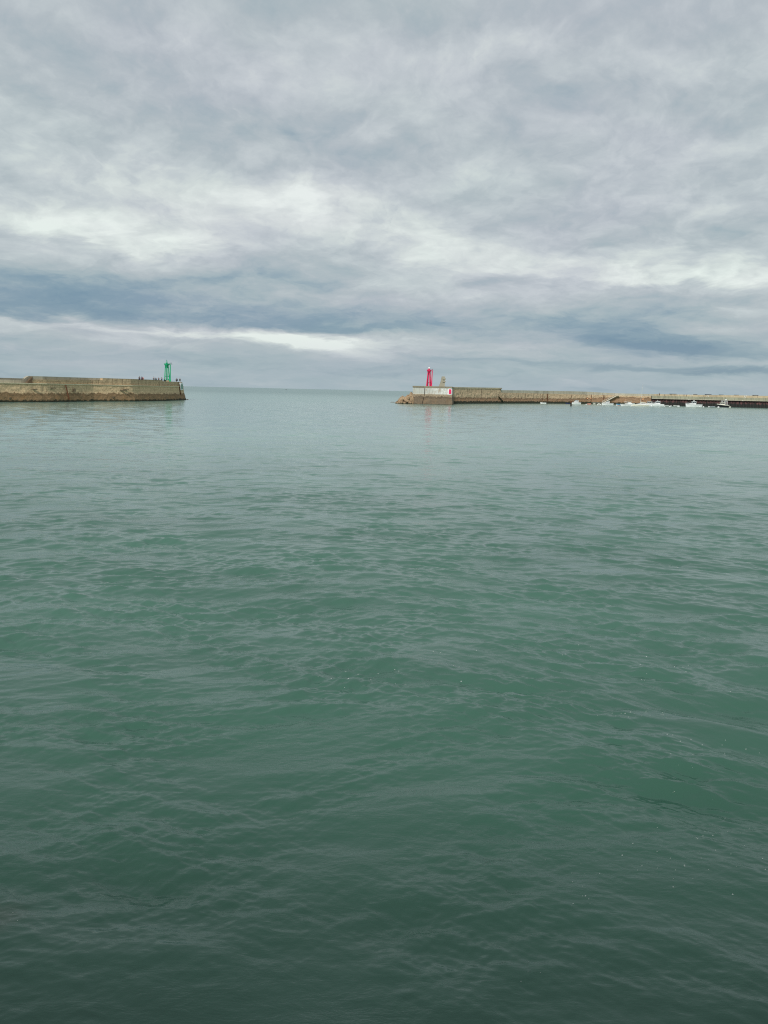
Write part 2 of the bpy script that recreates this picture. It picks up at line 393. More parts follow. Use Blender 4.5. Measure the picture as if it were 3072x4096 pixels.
def waves(x, y, spacing):
    """height of the sea at world x, y (numpy); waves shorter than the mesh can hold are faded out"""
    yb = y + .33 * (np.sqrt(x * x + 30.0) - 5.477) * np.exp(-y / 60.0)
    xw = x + .35 * np.sin(y * .9 + .4 * x) ; yw = yb + .30 * np.sin(x * .7 + 1.1 + .2 * y)
    env1 = 1.0 + .45 * patch(x, y, .55, .4) + .25 * patch(x, y, .13, 2.0)
    env2 = 1.0 + .65 * patch(x, y, 1.15, 1.4) + .3 * patch(x, y, .31, 3.0)
    near = np.clip(y / 12.0, .55, 1.0)
    h = np.zeros_like(x)
    for i in range(NW):
        f = np.clip((lam[i] / spacing - 2.2) / 2.0, 0, 1)
        s = np.sin(kx[i] * xw + ky[i] * yw + ph[i])
        s = 2 * ((s + 1) * .5) ** 1.45 - .86
        h += amp_[i] * f * s * (env2 if lam[i] < 1.1 else env1)
    calm = np.clip(1.0 - (y - 11) / 60, .38, 1)
    return h * calm * near

def build_water():
    # one fan-shaped sheet out to the horizon, finer where it is near
    r = [1.2]
    while r[-1] < 4.6: r.append(r[-1] + .08)
    while r[-1] < 420: r.append(r[-1] + min(max(.014, r[-1] * .0036), .014 + max(0, r[-1] - 8) * .0024))
    while r[-1] < 40000: r.append(r[-1] * 1.05)
    r = np.array(r)
    a_ = np.concatenate([np.radians(np.linspace(-88, -42, 60, endpoint=False)), np.radians(np.linspace(-42, 42, 900)), np.radians(np.linspace(42, 88, 61)[1:])])
    RR, AA = np.meshgrid(r, a_, indexing='ij')
    X = (RR * np.sin(AA)).ravel(); Y = (RR * np.cos(AA)).ravel()
    dr = np.gradient(r); da = np.gradient(a_)
    SP = np.maximum(np.repeat(dr[:, None], len(a_), 1), RR * da[None, :] * .9).ravel()
    Z = waves(X, Y, SP) * np.clip((500 - RR.ravel()) / 150, 0, 1)
    n0, n1 = len(r), len(a_)
    # a ragged rest of the sheet behind the camera stays under the quay
    co = np.stack([X, Y, Z], 1).astype(np.float32)
    i, j = np.meshgrid(np.arange(n0 - 1), np.arange(n1 - 1), indexing='ij')
    q0 = (i * n1 + j).ravel()
    quads = np.stack([q0, q0 + 1, q0 + n1 + 1, q0 + n1], 1).astype(np.int32)
    me = bpy.data.meshes.new('water')
    me.vertices.add(len(co)); me.vertices.foreach_set('co', co.ravel())
    me.loops.add(quads.size); me.loops.foreach_set('vertex_index', quads.ravel())
    me.polygons.add(len(quads)); me.polygons.foreach_set('loop_start', np.arange(0, quads.size, 4, dtype=np.int32))
    me.polygons.foreach_set('loop_total', np.full(len(quads), 4, dtype=np.int32))
    me.polygons.foreach_set('use_smooth', np.ones(len(quads), dtype=bool))
    me.update(calc_edges=True)
    at = me.attributes.new('unresolved', 'FLOAT', 'POINT')
    at.data.foreach_set('value', np.clip((SP - .03) / .8, 0, 1).astype(np.float32))
    me.flip_normals() if me.polygons[0].normal.z < 0 else None
    o = bpy.data.objects.new('water', me); col.objects.link(o)
    tag(o, 'green choppy harbour water with small ripples', kind='structure')
    m_ = bpy.data.materials.new('sea_water'); m_.use_nodes = True
    q = G(m_.node_tree); b = m_.node_tree.nodes['Principled BSDF']
    pos = q.new('ShaderNodeNewGeometry').outputs['Position']
    unr = q.new('ShaderNodeAttribute', attribute_name='unresolved').outputs['Fac']
    big = q.noise(q.vmul(pos, (.6, 1, 0)), .16, 4, .55)
    yy = q.sep(pos)[1]
    # dark near, paler further out: brightness of reflected sky put into the base colour
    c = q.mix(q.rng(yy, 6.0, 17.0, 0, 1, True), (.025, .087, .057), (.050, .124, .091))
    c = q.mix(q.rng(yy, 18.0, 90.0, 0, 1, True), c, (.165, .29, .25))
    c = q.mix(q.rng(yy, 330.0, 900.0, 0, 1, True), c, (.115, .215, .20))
    c = q.mix(q.rng(big, .35, .65), q.mix(1.0, c, (.86, .90, .88), 'MULTIPLY'), q.mix(1.0, c, (1.08, 1.10, 1.08), 'MULTIPLY'))
    rk = on_z(-60, 3700)
    vd = q.new('ShaderNodeVectorMath', operation='DISTANCE'); q.put(vd.inputs[0], pos); vd.inputs[1].default_value = rk
    shoal = q.m('ADD', vd.outputs['Value'], q.m('MULTIPLY', q.noise(pos, 2.0, 3, .6), .8))
    c = q.mix(q.rng(shoal, .9, .35, 0, .35, True), c, (.060, .052, .036))
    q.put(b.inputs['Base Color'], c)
    b.inputs['IOR'].default_value = 1.49
    q.put(b.inputs['Roughness'], q.m('ADD', q.rng(unr, 0, 1, .03, .14), q.rng(yy, 250.0, 900.0, 0, .13)))
    w1 = q.noise(q.vmul(pos, (.42, 1, 1)), 5.0, 6, .66, .35)
    w2 = q.noise(q.vmul(pos, (.35, 1, 1)), .9, 6, .62, .5)
    gust = q.rng(q.noise(q.vmul(pos, (.5, 1, 1)), .35, 3, .5), .35, .68, .35, 1.25)
    h_ = q.m('ADD', q.m('MULTIPLY', w1, q.m('MULTIPLY', gust, q.rng(unr, 0, .30, .026, .010))), q.m('MULTIPLY', w2, q.rng(unr, .05, 1, .0, .10)))
    bp = q.new('ShaderNodeBump'); bp.inputs['Strength'].default_value = 1.0; bp.inputs['Distance'].default_value = 1.0
    q.put(bp.inputs['Height'], h_); q.l.new(bp.outputs[0], b.inputs['Normal'])
    me.materials.append(m_)
build_water()
# the quay the picture is taken from, plus an unseen high wall added behind it to shade the near water
bm_ = bmesh.new()
for c_, s_ in (((0, -2.6, .5), (120, 3.6, 6.0)), ((0, -6.0, 3.5), (120, 3.2, 11.0))):
    bmesh.ops.create_cube(bm_, size=1, matrix=Matrix.Translation(c_) @ Matrix.Diagonal((*s_, 1)))
me_ = bpy.data.meshes.new('quay'); bm_.to_mesh(me_); bm_.free(); me_.materials.append(M['dark_stone'])
o_ = bpy.data.objects.new('quay', me_); col.objects.link(o_); o_['kind'] = 'structure'

# ---------------------------------------------------------------- harbour walls
class Path:
    """a wall's waterline: stations (photo x, forward distance Y), then extra world points"""
    def __init__(s, st, extra=(), before=()):
        P = [Vector(p) for p in before]; s.pxs = []; key = []
        for px, Y in st:
            w = at_y(px, 1600, Y); key.append((px, len(P))); P.append(Vector((w.x, Y)))
        P += [Vector(p) for p in extra]
        s.P = P; s.S = [0.0]
        for a_, b_ in zip(P, P[1:]): s.S.append(s.S[-1] + (b_ - a_).length)
        s.key = [(px, s.S[i]) for px, i in key]; s.len = s.S[-1]
        s.N = []
        for i in range(len(P) - 1):
            t = (P[i + 1] - P[i]).normalized(); s.N.append(Vector((-t.y, t.x)))     # away from the viewer
    def px(s, t, ins=0.0):           # photo column in which the wall stands at t
        p = s.at(t, ins); v = Vector((p.x, p.y, 1.0 - EYE)); w = v.dot(FWD)
        return 1536 + FPX * v.dot(RC) / w
    def t(s, px, ins=0.0):
        lo, hi = s.key[0][1], s.key[-1][1]
        if px <= s.px(lo, ins): lo, hi = max(0.0, lo - 15), lo
        for _ in range(30):
            m_ = (lo + hi) / 2
            if s.px(m_, ins) < px: lo = m_
            else: hi = m_
        return (lo + hi) / 2
    def pp(s, px, ins=0.0): return s.at(s.t(px, ins), ins)
    def at(s, t, inset=0.0):
        t = min(max(t, 0), s.len); i = 0
        while i < len(s.S) - 2 and t > s.S[i + 1]: i += 1
        f = (t - s.S[i]) / (s.S[i + 1] - s.S[i])
        p = s.P[i].lerp(s.P[i + 1], f)
        def mit(k):                # mitred normal at a vertex
            if k <= 0 or k >= len(s.P) - 1: return s.N[min(max(k, 0), len(s.N) - 1)]
            n = (s.N[k - 1] + s.N[k]).normalized(); return n / max(.45, n.dot(s.N[k]))
        # blend mitres so that offset lines stay parallel to the segments
        n = mit(i).lerp(mit(i + 1), f)
        return p + n * inset

def lerp_tab(tab, x):
    if x <= tab[0][0]: return tab[0][1]
    for (a_, b_), (c_, d_) in zip(tab, tab[1:]):
        if x <= c_: return b_ + (d_ - b_) * (x - a_) / (c_ - a_)
    return tab[-1][1]

def ribbon(name, path, t0, t1, prof, back, zb, material, parent=None, step=.8, rows=.35, disp=0.0, seed=0.0, dscale=.5):
    """solid strip of wall along a path; prof = (inset, height) from the foot up, heights may depend on t"""
    n = max(2, int((t1 - t0) / step)); ts = {t0 + (t1 - t0) * i / n for i in range(n + 1)}
    ts |= {v for v in path.S if t0 < v < t1}
    ts = sorted(ts); bm = bmesh.new(); uvl = bm.loops.layers.uv.new('UVMap'); UV = {}
    g_ = lambda v, t: v(t) if callable(v) else v
    sub = None; rings = []
    for t in ts:
        pr = [(g_(i_, t), g_(z_, t)) for i_, z_ in prof]
        if sub is None: sub = [max(1, round(math.hypot(b_[0] - a_[0], b_[1] - a_[1]) / rows)) for a_, b_ in zip(pr, pr[1:])]
        fine = [pr[0]]
        for a_, b_, k in zip(pr, pr[1:], sub):
            for j in range(1, k + 1): fine.append((a_[0] + (b_[0] - a_[0]) * j / k, a_[1] + (b_[1] - a_[1]) * j / k))
        ring = []
        for k, (ins, z) in enumerate(fine):
            if disp:
                q_ = Vector((t * dscale, z * dscale * 1.4, seed))
                d_ = noise.fractal(q_, .8, 2.1, 4) * disp
                edge = 0.35 if k == len(fine) - 1 else 1.0
                ins = ins - d_ * edge
            p = path.at(t, ins); v = bm.verts.new((p.x, p.y, z)); UV[v] = (t, z); ring.append(v)
        zt = fine[-1][1]; B = g_(back, t); zz_ = g_(zb, t)
        p = path.at(t, B)
        v = bm.verts.new((p.x, p.y, zt)); UV[v] = (t, zt); ring.append(v)
        v = bm.verts.new((p.x, p.y, zz_)); UV[v] = (t, zz_); ring.append(v)
        rings.append(ring)
    for A, B_ in zip(rings, rings[1:]):
        k = len(A)
        for i in range(k):
            bm.faces.new((A[i], B_[i], B_[(i + 1) % k], A[(i + 1) % k]))
    bm.faces.new(rings[0]); bm.faces.new(rings[-1][::-1])
    for f in bm.faces:
        for lp in f.loops: lp[uvl].uv = UV[lp.vert]
    return obj(name, bm, material, parent)

def slab(name, pts, z0, z1, material, parent):
    bm = bmesh.new(); uvl = bm.loops.layers.uv.new('UVMap')
    prism(bm, [(p.x, p.y) for p in pts], z0, z1)
    for f in bm.faces:
        for lp in f.loops: lp[uvl].uv = (lp.vert.co.x, lp.vert.co.y if abs(f.normal.z) > .5 else lp.vert.co.z)
    return obj(name, bm, material, parent)

# ---- left pier (green light)
LP = Path([(-60, 191), (0, 196.5), (100, 203), (200, 210), (380, 229), (540, 242), (660, 262), (712, 276), (727, 282)],
          extra=[(-74.7, 291.5), (-80.5, 294), (-130, 262)], before=[(-165, 150)])
tEnd = LP.S[-2]; tC = LP.t(727); tE = LP.S[-3]
pier = empty('stone_pier', (LP.P[6].x, LP.P[6].y, 0)); tag(pier, 'weathered tan stone pier at the left with a stepped parapet and a green beacon', 'pier')
inv = Matrix.Translation(-pier.location)
def adopt(root, *os_):
    for o in os_: o.matrix_parent_inverse = Matrix.Translation(-Vector(root.location))
    return os_[0]
LEDGE = 4.72; TOP = 6.83
adopt(pier, ribbon('base_wall', LP, 0, tEnd, [(0, -1.2), (.05, .3), (.35, 1.6), (.75, 2.9), (.9, LEDGE)], 3.0, -1.2, M['stone_left'], pier, .45, .3, .11, 3.0, .45))
adopt(pier, ribbon('upper_wall', LP, LP.t(416, 1), tEnd, [(1.25, LEDGE - .2), (1.25, lambda t: TOP if LP.px(t, 1) < 655 else TOP - .33)], 2.4, LEDGE - .2, M['stone_left_upper'], pier, .6, .35, .05, 8.0))
adopt(pier, ribbon('terrace_wall', LP, LP.t(132, 1), LP.t(415.5, 1), [(1.25, LEDGE - .2), (1.25, lambda t: lerp_tab([(132, 5.85), (250, 6.0), (400, 6.25)], LP.px(t, 1)))], 3.2, LEDGE - .2, M['stone_left_upper'], pier, .6, .3, .10, 4.0))
adopt(pier, ribbon('parapet', LP, LP.t(-60), LP.t(415.5, 2.2), [(2.2, LEDGE - .2), (2.2, lambda t: lerp_tab([(94, 5.68), (118, 6.78), (400, TOP)], LP.px(t, 2.2)))], 3.1, LEDGE - .2, M['parapet'], pier, .6, .5))
adopt(pier, ribbon('parapet', LP, LP.t(418, 1), LP.t(656, 1), [(1.25, TOP + .003), (1.25, TOP + .03)], 1.9, TOP - .02, M['parapet_tan'], pier, 1.0, .5))
def inner(path, ta, tb, ins, n=24): return [path.at(ta + (tb - ta) * i / n, ins) for i in range(n + 1)]
adopt(pier, ribbon('ledge', LP, 0, tEnd, [(.72, LEDGE + .003), (.72, LEDGE + .20)], 2.2, LEDGE + .003, M['pale_ledge'], pier, .8, .5))
# deck and the dark far parapet
fr = [path_p for path_p in inner(LP, LP.t(-60), LP.t(727) - 3, 2.35)]
bk = [path_p for path_p in inner(LP, LP.t(-60), LP.t(700), 9.0)]
adopt(pier, slab('deck', fr + [Vector((-78.0, 290.0))] + bk[::-1], 4.4, 6.10, M['deck'], pier))
fr2 = inner(LP, LP.t(657, 2.4), LP.t(727) - 2.5, 2.42, 8); bk2 = inner(LP, LP.t(657, 7.4), LP.t(715), 7.4, 5)
adopt(pier, slab('head_deck', fr2 + [Vector((-76.5, 289.0))] + bk2[::-1], 6.11, 6.48, M['deck'], pier))
adopt(pier, ribbon('far_parapet', LP, LP.t(657, 7.5), LP.t(727) - 1.5, [(7.5, 5.4), (7.5, TOP + .02)], 8.0, 5.4, M['dark_stone'], pier, 1.0, 1.0))
# end block and painted panel on the end face
cE = LP.at((tC + tE) / 2, .62)
dE = (LP.P[-3] - LP.P[-4]).normalized()
rzE = math.atan2(dE.y, dE.x)
def end_panel():
    bm = bmesh.new(); ce = LP.at(tC + (tE - tC) * .50, 1.0)
    box(bm, (ce.x, ce.y, 4.9), (5.4, .72, 2.6), rzE)
    adopt(pier, obj('painted_panel', bm, M['white'], pier))
    bm = bmesh.new(); ce = LP.at(tC + (tE - tC) * .50, .62)
    box(bm, (ce.x, ce.y, 4.75), (2.6, .06, 1.8), rzE)
    adopt(pier, obj('green_square', bm, M['dark_green'], pier))
end_panel()
# stairs up to the high level
bm = bmesh.new()
for k in range(9):
    tt = LP.t(106, 1.6) + (LP.t(134, 1.6) - LP.t(106, 1.6)) * k / 9; p = LP.at(tt, 1.6)
    zt = 4.9 + k * .215
    box(bm, (p.x, p.y, (4.5 + zt) / 2), (.36, 1.1, zt - 4.5), .3)
adopt(pier, obj('stairs', bm, M['brown_steps'], pier))
# rusty fender posts and cracks with brown runs
def post(path, px, z0, z1, root, name='fender_post', r=.13, dpx=0.0, inset=-.18, mt='rust'):
    p = path.pp(px, inset); p2 = path.pp(px + dpx, inset + (.45 if z1 > 3 else 0))
    bm = bmesh.new(); tube(bm, (p2.x, p2.y, z0), (p.x, p.y, z1), r, r, 8)
    return adopt(root, obj(name, bm, M[mt], root))
t = LP.t(270); a_ = LP.pp(277, -.12); b_ = LP.at(t, .5)
bm = bmesh.new(); tube(bm, (a_.x, a_.y, .6), (b_.x, b_.y, 4.6), .16, .16, 8)
adopt(pier, obj('fender_post', bm, M['rust'], pier))
a_ = LP.pp(725, .35); b_ = LP.pp(719, .7)
bm = bmesh.new(); tube(bm, (a_.x, a_.y, 2.0), (b_.x, b_.y, 4.7), .17, .15, 8); tube(bm, (b_.x, b_.y, 4.7), (LP.pp(719, .95).x, LP.pp(719, .95).y, 6.4), .15, .13, 8)
adopt(pier, obj('rusty_pipe', bm, M['rust'], pier))
# jutting broken stones in the old face
bm = bmesh.new()
for (px, z, w, h) in [(141, 3.35, 1.1, .25), (298, 2.9, .8, .2), (492, 3.3, 2.0, .25), (505, 3.6, 1.6, .2), (300, 3.3, .3, .8), (215, 3.7, 1.1, .22), (452, 1.2, .7, .5), (38, 1.0, .7, .4)]:
    p = LP.pp(px, .38); box(bm, (p.x, p.y, z), (w, .7, h), .15)
adopt(pier, obj('jutting_stones', bm, M['stone_left_upper'], pier))
tag(bpy.data.objects['jutting_stones'], kind='stuff')
# small awash stone off the pier end
def rock(name, c, s, seed, material, label, cat='rock', sub=3, parent=None, amp=.45):
    bm = bmesh.new(); bmesh.ops.create_icosphere(bm, subdivisions=sub, radius=1)
    uvl = bm.loops.layers.uv.new('UVMap')
    for v in bm.verts:
        n_ = noise.fractal(v.co * 1.3 + Vector((seed, 0, 0)), .9, 2.0, 4)
        v.co *= 1 + amp * n_
        v.co = Vector((v.co.x * s[0], v.co.y * s[1], v.co.z * s[2]))
    for f in bm.faces:
        for lp in f.loops: lp[uvl].uv = (lp.vert.co.x + c[0], lp.vert.co.z + c[2])
    o = obj(name, bm, material, parent); o.location = c
    if parent is None: tag(o, label, cat)
    return o
p = on_z(749, 1599)
rock('rock', (p.x, p.y, .0), (.45, .5, .25), 2.2, M['rubble'], 'small dark rock awash off the tip of the left pier')

# ---- right pier head (red light)
RH = Path([(1646, 313), (1697, 310.5), (1760, 310), (1810, 310.3)], extra=[(29.3, 340)], before=[(11.2, 326)])
head = empty('pier_head', (20, 312, 0)); tag(head, 'whitewashed round pier head with a red square, carrying the red beacon', 'pier')
H = head
adopt(H, ribbon('base_wall', RH, 0, RH.len, [(-.1, -1.2), (0, .2), (.18, 2.6), (.28, 3.97)], 2.0, -1.2, M['stone_head'], H, .5, .3, .07, 4.0))
adopt(H, ribbon('white_wall', RH, 0, RH.len, [(.42, 3.8), (.42, 6.5)], 1.6, 3.8, M['whitewash'], H, .6, .5, .02, 1.0))
adopt(H, ribbon('coping', RH, 0, RH.len, [(.27, 6.5), (.27, 7.12)], 1.2, 6.5, M['coping'], H, .8, .6))
sl = [RH.at(RH.len * i / 30, .9) for i in range(31)]
adopt(H, slab('deck', sl, 3.0, 6.35, M['deck'], H))
# the crack that splits the head, and the red square in its white frame
a_ = [RH.pp(x_, i_) for x_, i_ in ((1697.4, .40), (1697.2, .30), (1694.5, .14), (1688.5, -.06))]
bm = bmesh.new()
for (pa, za), (pb, zb_) in zip(zip(a_, (6.5, 3.9, 2.5, .1)), list(zip(a_, (6.5, 3.9, 2.5, .1)))[1:]):
    tube(bm, (pa.x, pa.y, za), (pb.x, pb.y, zb_), .10, .12, 6)
adopt(H, obj('crack', bm, M['timber'], H))
# u runs along the path; the frame of clean white paint round the red square
pa = RH.pp(1797.5, .36); pb = RH.pp(1798.8, .31)
bm = bmesh.new(); box(bm, (pa.x, pa.y + .02, 5.13), (1.55, .06, 2.5)); adopt(H, obj('white_frame', bm, M['white'], H))
bm = bmesh.new(); box(bm, (pb.x, pb.y + .0, 5.15), (.92, .06, 1.85)); adopt(H, obj('red_square', bm, M['red'], H))

# collapsed masonry at its seaward foot
def rubble():
    root = empty('rubble_mound', (8.5, 314, 0)); tag(root, 'brown heap of broken masonry stepping down into the sea beside the whitewashed pier head', 'rocks')
    prof = [(1582, .35), (1587, 1.1), (1592, 1.35), (1595, 2.0), (1600, 2.5), (1606, 3.1), (1611, 3.5), (1616, 3.2), (1622, 3.0), (1627, 3.4), (1632, 3.75), (1637, 3.7), (1642, 4.9), (1650, 4.6)]
    bm = bmesh.new(); uvl = bm.loops.layers.uv.new('UVMap'); n = 90; rows_ = 26; ring = []
    for i in range(n + 1):
        px = 1580 + (1656 - 1580) * i / n; zt = lerp_tab(prof, px) if px > 1582 else .1; rr = []
        zt += .35 * noise.fractal(Vector((px * .35, 0, 2)), .8, 2.2, 3)
        for j in range(rows_ + 1):
            a = math.pi * j / rows_; Y = 316 - 4.0 * math.cos(a) * (0.6 + .4 * zt / 4.6)
            z = zt * max(0.0, math.sin(a)) ** .6 - .25
            x = at_y(px, 1590, 314).x
            q_ = Vector((x * .9, Y * .9, z * .9)); s_ = noise.fractal(q_, .7, 2.1, 4) * .5 + (noise.cell(q_ * .8) - .5) * .55
            v = bm.verts.new((x + s_ * .35, Y - s_ * .7, z + (s_ * .25 if 0 < j < rows_ else 0))); rr.append(v)
        ring.append(rr)
    for A, B_ in zip(ring, ring[1:]):
        for j in range(rows_): bm.faces.new((A[j], B_[j], B_[j + 1], A[j + 1]))
    for f in bm.faces:
        for lp in f.loops: lp[uvl].uv = (lp.vert.co.x + lp.vert.co.y * .5, lp.vert.co.z)
    adopt(root, obj('masonry', bm, M['rubble'], root))
    for k, (px, z, s) in enumerate([(1606, .6, .55), (1628, 1.0, .6), (1598, .5, .45), (1640, .5, .6), (1618, .4, .5), (1588, .2, .5), (1634, 2.6, .45), (1612, 2.0, .4)]):
        p = at_y(px, 1600, 311.6); o = rock('boulder', (p.x, p.y, z), (s * 1.2, s, s * .8), k * 3.1, M['rubble'], None, sub=2, parent=root)
        o.matrix_parent_inverse = Matrix.Translation(-root.location)
rubble()
p = on_z(1570, 1609.5)
rock('rock', (p.x, p.y, -.02), (1.2, 1.0, .17), 7.7, M['rubble'], 'low dark rock awash left of the broken masonry heap')

# ---- right pier: old wall, then sheet-piled quay
RP = Path([(1806, 336), (1900, 357), (2006, 380), (2100, 402), (2200, 424), (2350, 446), (2460, 452), (2570, 450), (2612, 446)], extra=[])
rp = empty('stone_pier', (RP.P[4].x, RP.P[4].y, 0)); tag(rp, 'long tan stone harbour wall with dark weed at its foot, behind the boats', 'pier')
def zpx(px, py, inset=0.6, path=RP):   # height of the point of the wall seen at a pixel
    p = path.pp(px, inset); d = ray(px, py); return EYE + d.z * p.y / d.y
seg = RP.t(2006)
adopt(rp, ribbon('base_wall', RP, 0, RP.len, [(-.1, -1.2), (0, .2), (.25, 2.2), (.40, 5.2)], 2.4, -1.2, M['stone_right'], rp, .6, .32, .18, 6.0, .45))
ztop = lambda t: lerp_tab([(1806, zpx(1806, 1548)), (2006, zpx(2006, 1551.3))], RP.px(t))
adopt(rp, ribbon('upper_wall', RP, 0, seg, [(.45, 5.15), (.45, lambda t: ztop(t) - .62)], 3.6, 5.15, M['stone_right'], rp, .6, .35, .08, 2.0))
adopt(rp, ribbon('coping', RP, 0, seg, [(.30, lambda t: ztop(t) - .62), (.30, ztop)], 3.7, lambda t: ztop(t) - .62, M['parapet_tan'], rp, 1.0, .6))
bm = bmesh.new(); p = RP.pp(1999, .3); box(bm, (p.x, p.y + .6, ztop(seg) - .33), (1.6, 1.5, .62)); adopt(rp, obj('end_block', bm, M['monument'], rp))
PT = [(2006, 1560.6), (2100, 1561.6), (2200, 1563.4), (2280, 1564.6), (2350, 1566.6), (2400, 1570.0), (2460, 1573.2), (2560, 1575.2), (2612, 1576)]
adopt(rp, ribbon('parapet', RP, seg + .02, RP.len, [(.55, lambda t: 5.2), (.55, lambda t: zpx(RP.px(t), lerp_tab(PT, RP.px(t)), .55))], 1.2, 5.1, M['parapet'], rp, 1.2, .8))
adopt(rp, slab('deck', inner(RP, 0, RP.len, 1.0) + inner(RP, 0, RP.len, 7.5)[::-1], 3.9, 5.12, M['deck'], rp))
for px, z1 in ((2189, 5.2), (2364, 5.3), (2414, 5.25)): post(RP, px, .4 if px != 2414 else 2.2, z1, rp, r=.22 if px == 2189 else .18)
for px, z0, z1 in ((2170, .9, 5.1), (2284, 3.2, 5.0)): post(RP, px, z0, z1, rp, r=.10)
# floats hung on the wall
for px, py, nm in ((2348.5, 1594, 'hung_float'), (2362.5, 1593.5, 'hung_float'), (2571, 1597, 'hung_panel'), (2459, 1591, 'hung_panel')):
    p = RP.pp(px, -.15); z = zpx(px, py, -.15); bm = bmesh.new()
    if nm == 'hung_float': lathe(bm, [(.05, -.38), (.24, -.25), (.30, 0), (.22, .25), (.05, .36)], 10, (p.x, p.y, z))
    else: box(bm, (p.x, p.y, z), (.55, .12, .85 if px > 2500 else .3), 0, .35, .03)
    adopt(rp, obj(nm, bm, M['orange'], rp))
# sloping jagged breach low in the wall
bm = bmesh.new()
for k in range(7):
    px = 1996 + k * 2.6; p = RP.pp(px, -.1); box(bm, (p.x, p.y, 3.2 - k * .33), (.6, .9, .28), .2, .5)
adopt(rp, obj('broken_steps', bm, M['stone_left_upper'], rp))
# stairway with rails
def stairway():
    st = bmesh.new(); n = 18
    for k in range(n):
        px = 2412 + (2462 - 2412) * (k + .5) / n; z = .9 + (4.95 - .9) * (k + .5) / n; p = RP.pp(px, -1.0)
        box(st, (p.x, p.y, z), (.52, 1.3, .16))
    a_ = RP.pp(2412, -1.65); b_ = RP.pp(2463, -1.65)
    d_ = b_ - a_; L_ = d_.length
    for kk in (-1.7, -.4):
        a2 = RP.pp(2412, kk); b2 = RP.pp(2463, kk)
        tube(st, (a2.x, a2.y, .65), (b2.x, b2.y, 4.8), .19, .19, 6)
    o = adopt(rp, obj('stairway', st, M['galv'], rp))
    pf = bmesh.new(); p = RP.pp(2469, -.75); box(pf, (p.x, p.y, 4.95), (2.0, 1.7, .25)); adopt(rp, obj('landing', pf, M['galv'], rp))
    r_ = bmesh.new()
    for kk in (-1.7, -.35):
        for hh in (.55, 1.0):
            a2 = RP.pp(2409, kk); b2 = RP.pp(2461, kk); c2 = RP.pp(2473, kk)
            tube(r_, (a2.x, a2.y, .8 + hh), (b2.x, b2.y, 4.95 + hh), .055, .055, 6); tube(r_, (b2.x, b2.y, 4.95 + hh), (c2.x, c2.y, 4.95 + hh), .055, .055, 6)
        for k in range(8):
            px = 2410 + 52 * k / 7; p = RP.pp(px, kk); z = .75 + 4.2 * k / 7
            tube(r_, (p.x, p.y, z), (p.x, p.y, z + 1.05), .055, .055, 6)
    o2 = obj('railing', r_, M['galv'], o)
stairway()

QP = Path([(2606, 444), (2800, 438), (2930, 434), (3072, 430), (3260, 424)], extra=[(300, 385)])
qy = empty('piled_quay', (QP.P[2].x, QP.P[2].y, 0)); tag(qy, 'grey concrete quay on dark rusty sheet piling at the far right, behind the moored boats', 'quay')
bm = bmesh.new(); uvl = bm.loops.layers.uv.new('UVMap'); prev = None; tq = 0.0; k = 0
while tq < QP.t(3260):
    for ins, wd in ((1.25, .75), (.95, .22), (.65, .6), (.95, .22)):
        p = QP.at(tq, ins); cur = (bm.verts.new((p.x, p.y, -1.2)), bm.verts.new((p.x, p.y, 4.0)), tq)
        if prev:
            f = bm.faces.new((prev[0], cur[0], cur[1], prev[1]))
            for lp in f.loops: lp[uvl].uv = (cur[2] if lp.vert in cur[:2] else prev[2], lp.vert.co.z)
        prev = cur; tq += wd
adopt(qy, obj('sheet_piling', bm, M['sheetpile'], qy))
adopt(qy, ribbon('deck_edge', QP, 0, QP.len, [(-.2, 3.95), (-.2, 5.45)], 5.8, 3.95, M['deck_band'], qy, 1.5, .8))
adopt(qy, ribbon('edge_beam', QP, 0, QP.len, [(-.32, 3.72), (-.32, 4.02)], .2, 3.72, M['parapet'], qy, 1.5, .4))
QT = [(2606, 1576), (2700, 1577.6), (2800, 1579.3), (2930, 1581.0), (3072, 1583.6), (3260, 1587)]
def qz(px, py, ins): p = QP.pp(px, ins); d = ray(px, py); return EYE + d.z * p.y / d.y
adopt(qy, ribbon('parapet', QP, 0, QP.len, [(3.6, 5.46), (3.6, lambda t: qz(QP.px(t), lerp_tab(QT, QP.px(t)), 3.6))], 4.6, 5.4, M['parapet_tan'], qy, 1.5, .8))
bm = bmesh.new()
tq = .8
while tq < QP.t(3260):
    p = QP.at(tq, -.235); box(bm, (p.x, p.y, 4.75), (.07, .06, 1.3)); tq += 5.3
adopt(qy, obj('drain_pipes', bm, M['galv'], qy)); tag(bpy.data.objects['drain_pipes'], kind='stuff')
# low blocks on the parapet
for i, (a0, b0, h, what) in enumerate([(2676, 2702, .26, 'long flat block leftmost on the parapet of the piled quay'), (2771, 2785, .22, 'short flat block on the quay parapet above the big white cabin boat'),
        (2817, 2841, .30, 'long flat block on the quay parapet beside the paired rails, left of the black-hulled boat'), (2873, 2889, .2, 'short flat block on the quay parapet above the bow of the black-hulled boat'),
        (2934, 2950, .2, 'short flat block on the quay parapet right of the black-hulled boat'), (3007, 3028, .27, 'thick flat block on the quay parapet nearest the right edge of the photo')]):
    mid = (a0 + b0) / 2; p = QP.pp(mid, 4.1); w_ = (b0 - a0) / FPX * p.y
    z = qz(mid, lerp_tab(QT, mid), 3.6); bm = bmesh.new(); box(bm, (0, 0, h / 2), (w_, .9, h), 0, 0, .03); box(bm, (0, 0, h + .03), (w_ + .15, 1.0, .06), 0, 0, .01)
    o = obj('concrete_block', bm, M['slate']); o.location = (p.x, p.y, z + .004); o.rotation_euler.z = -.05
    tag(o, what, 'block', 'flat blocks on the quay parapet')
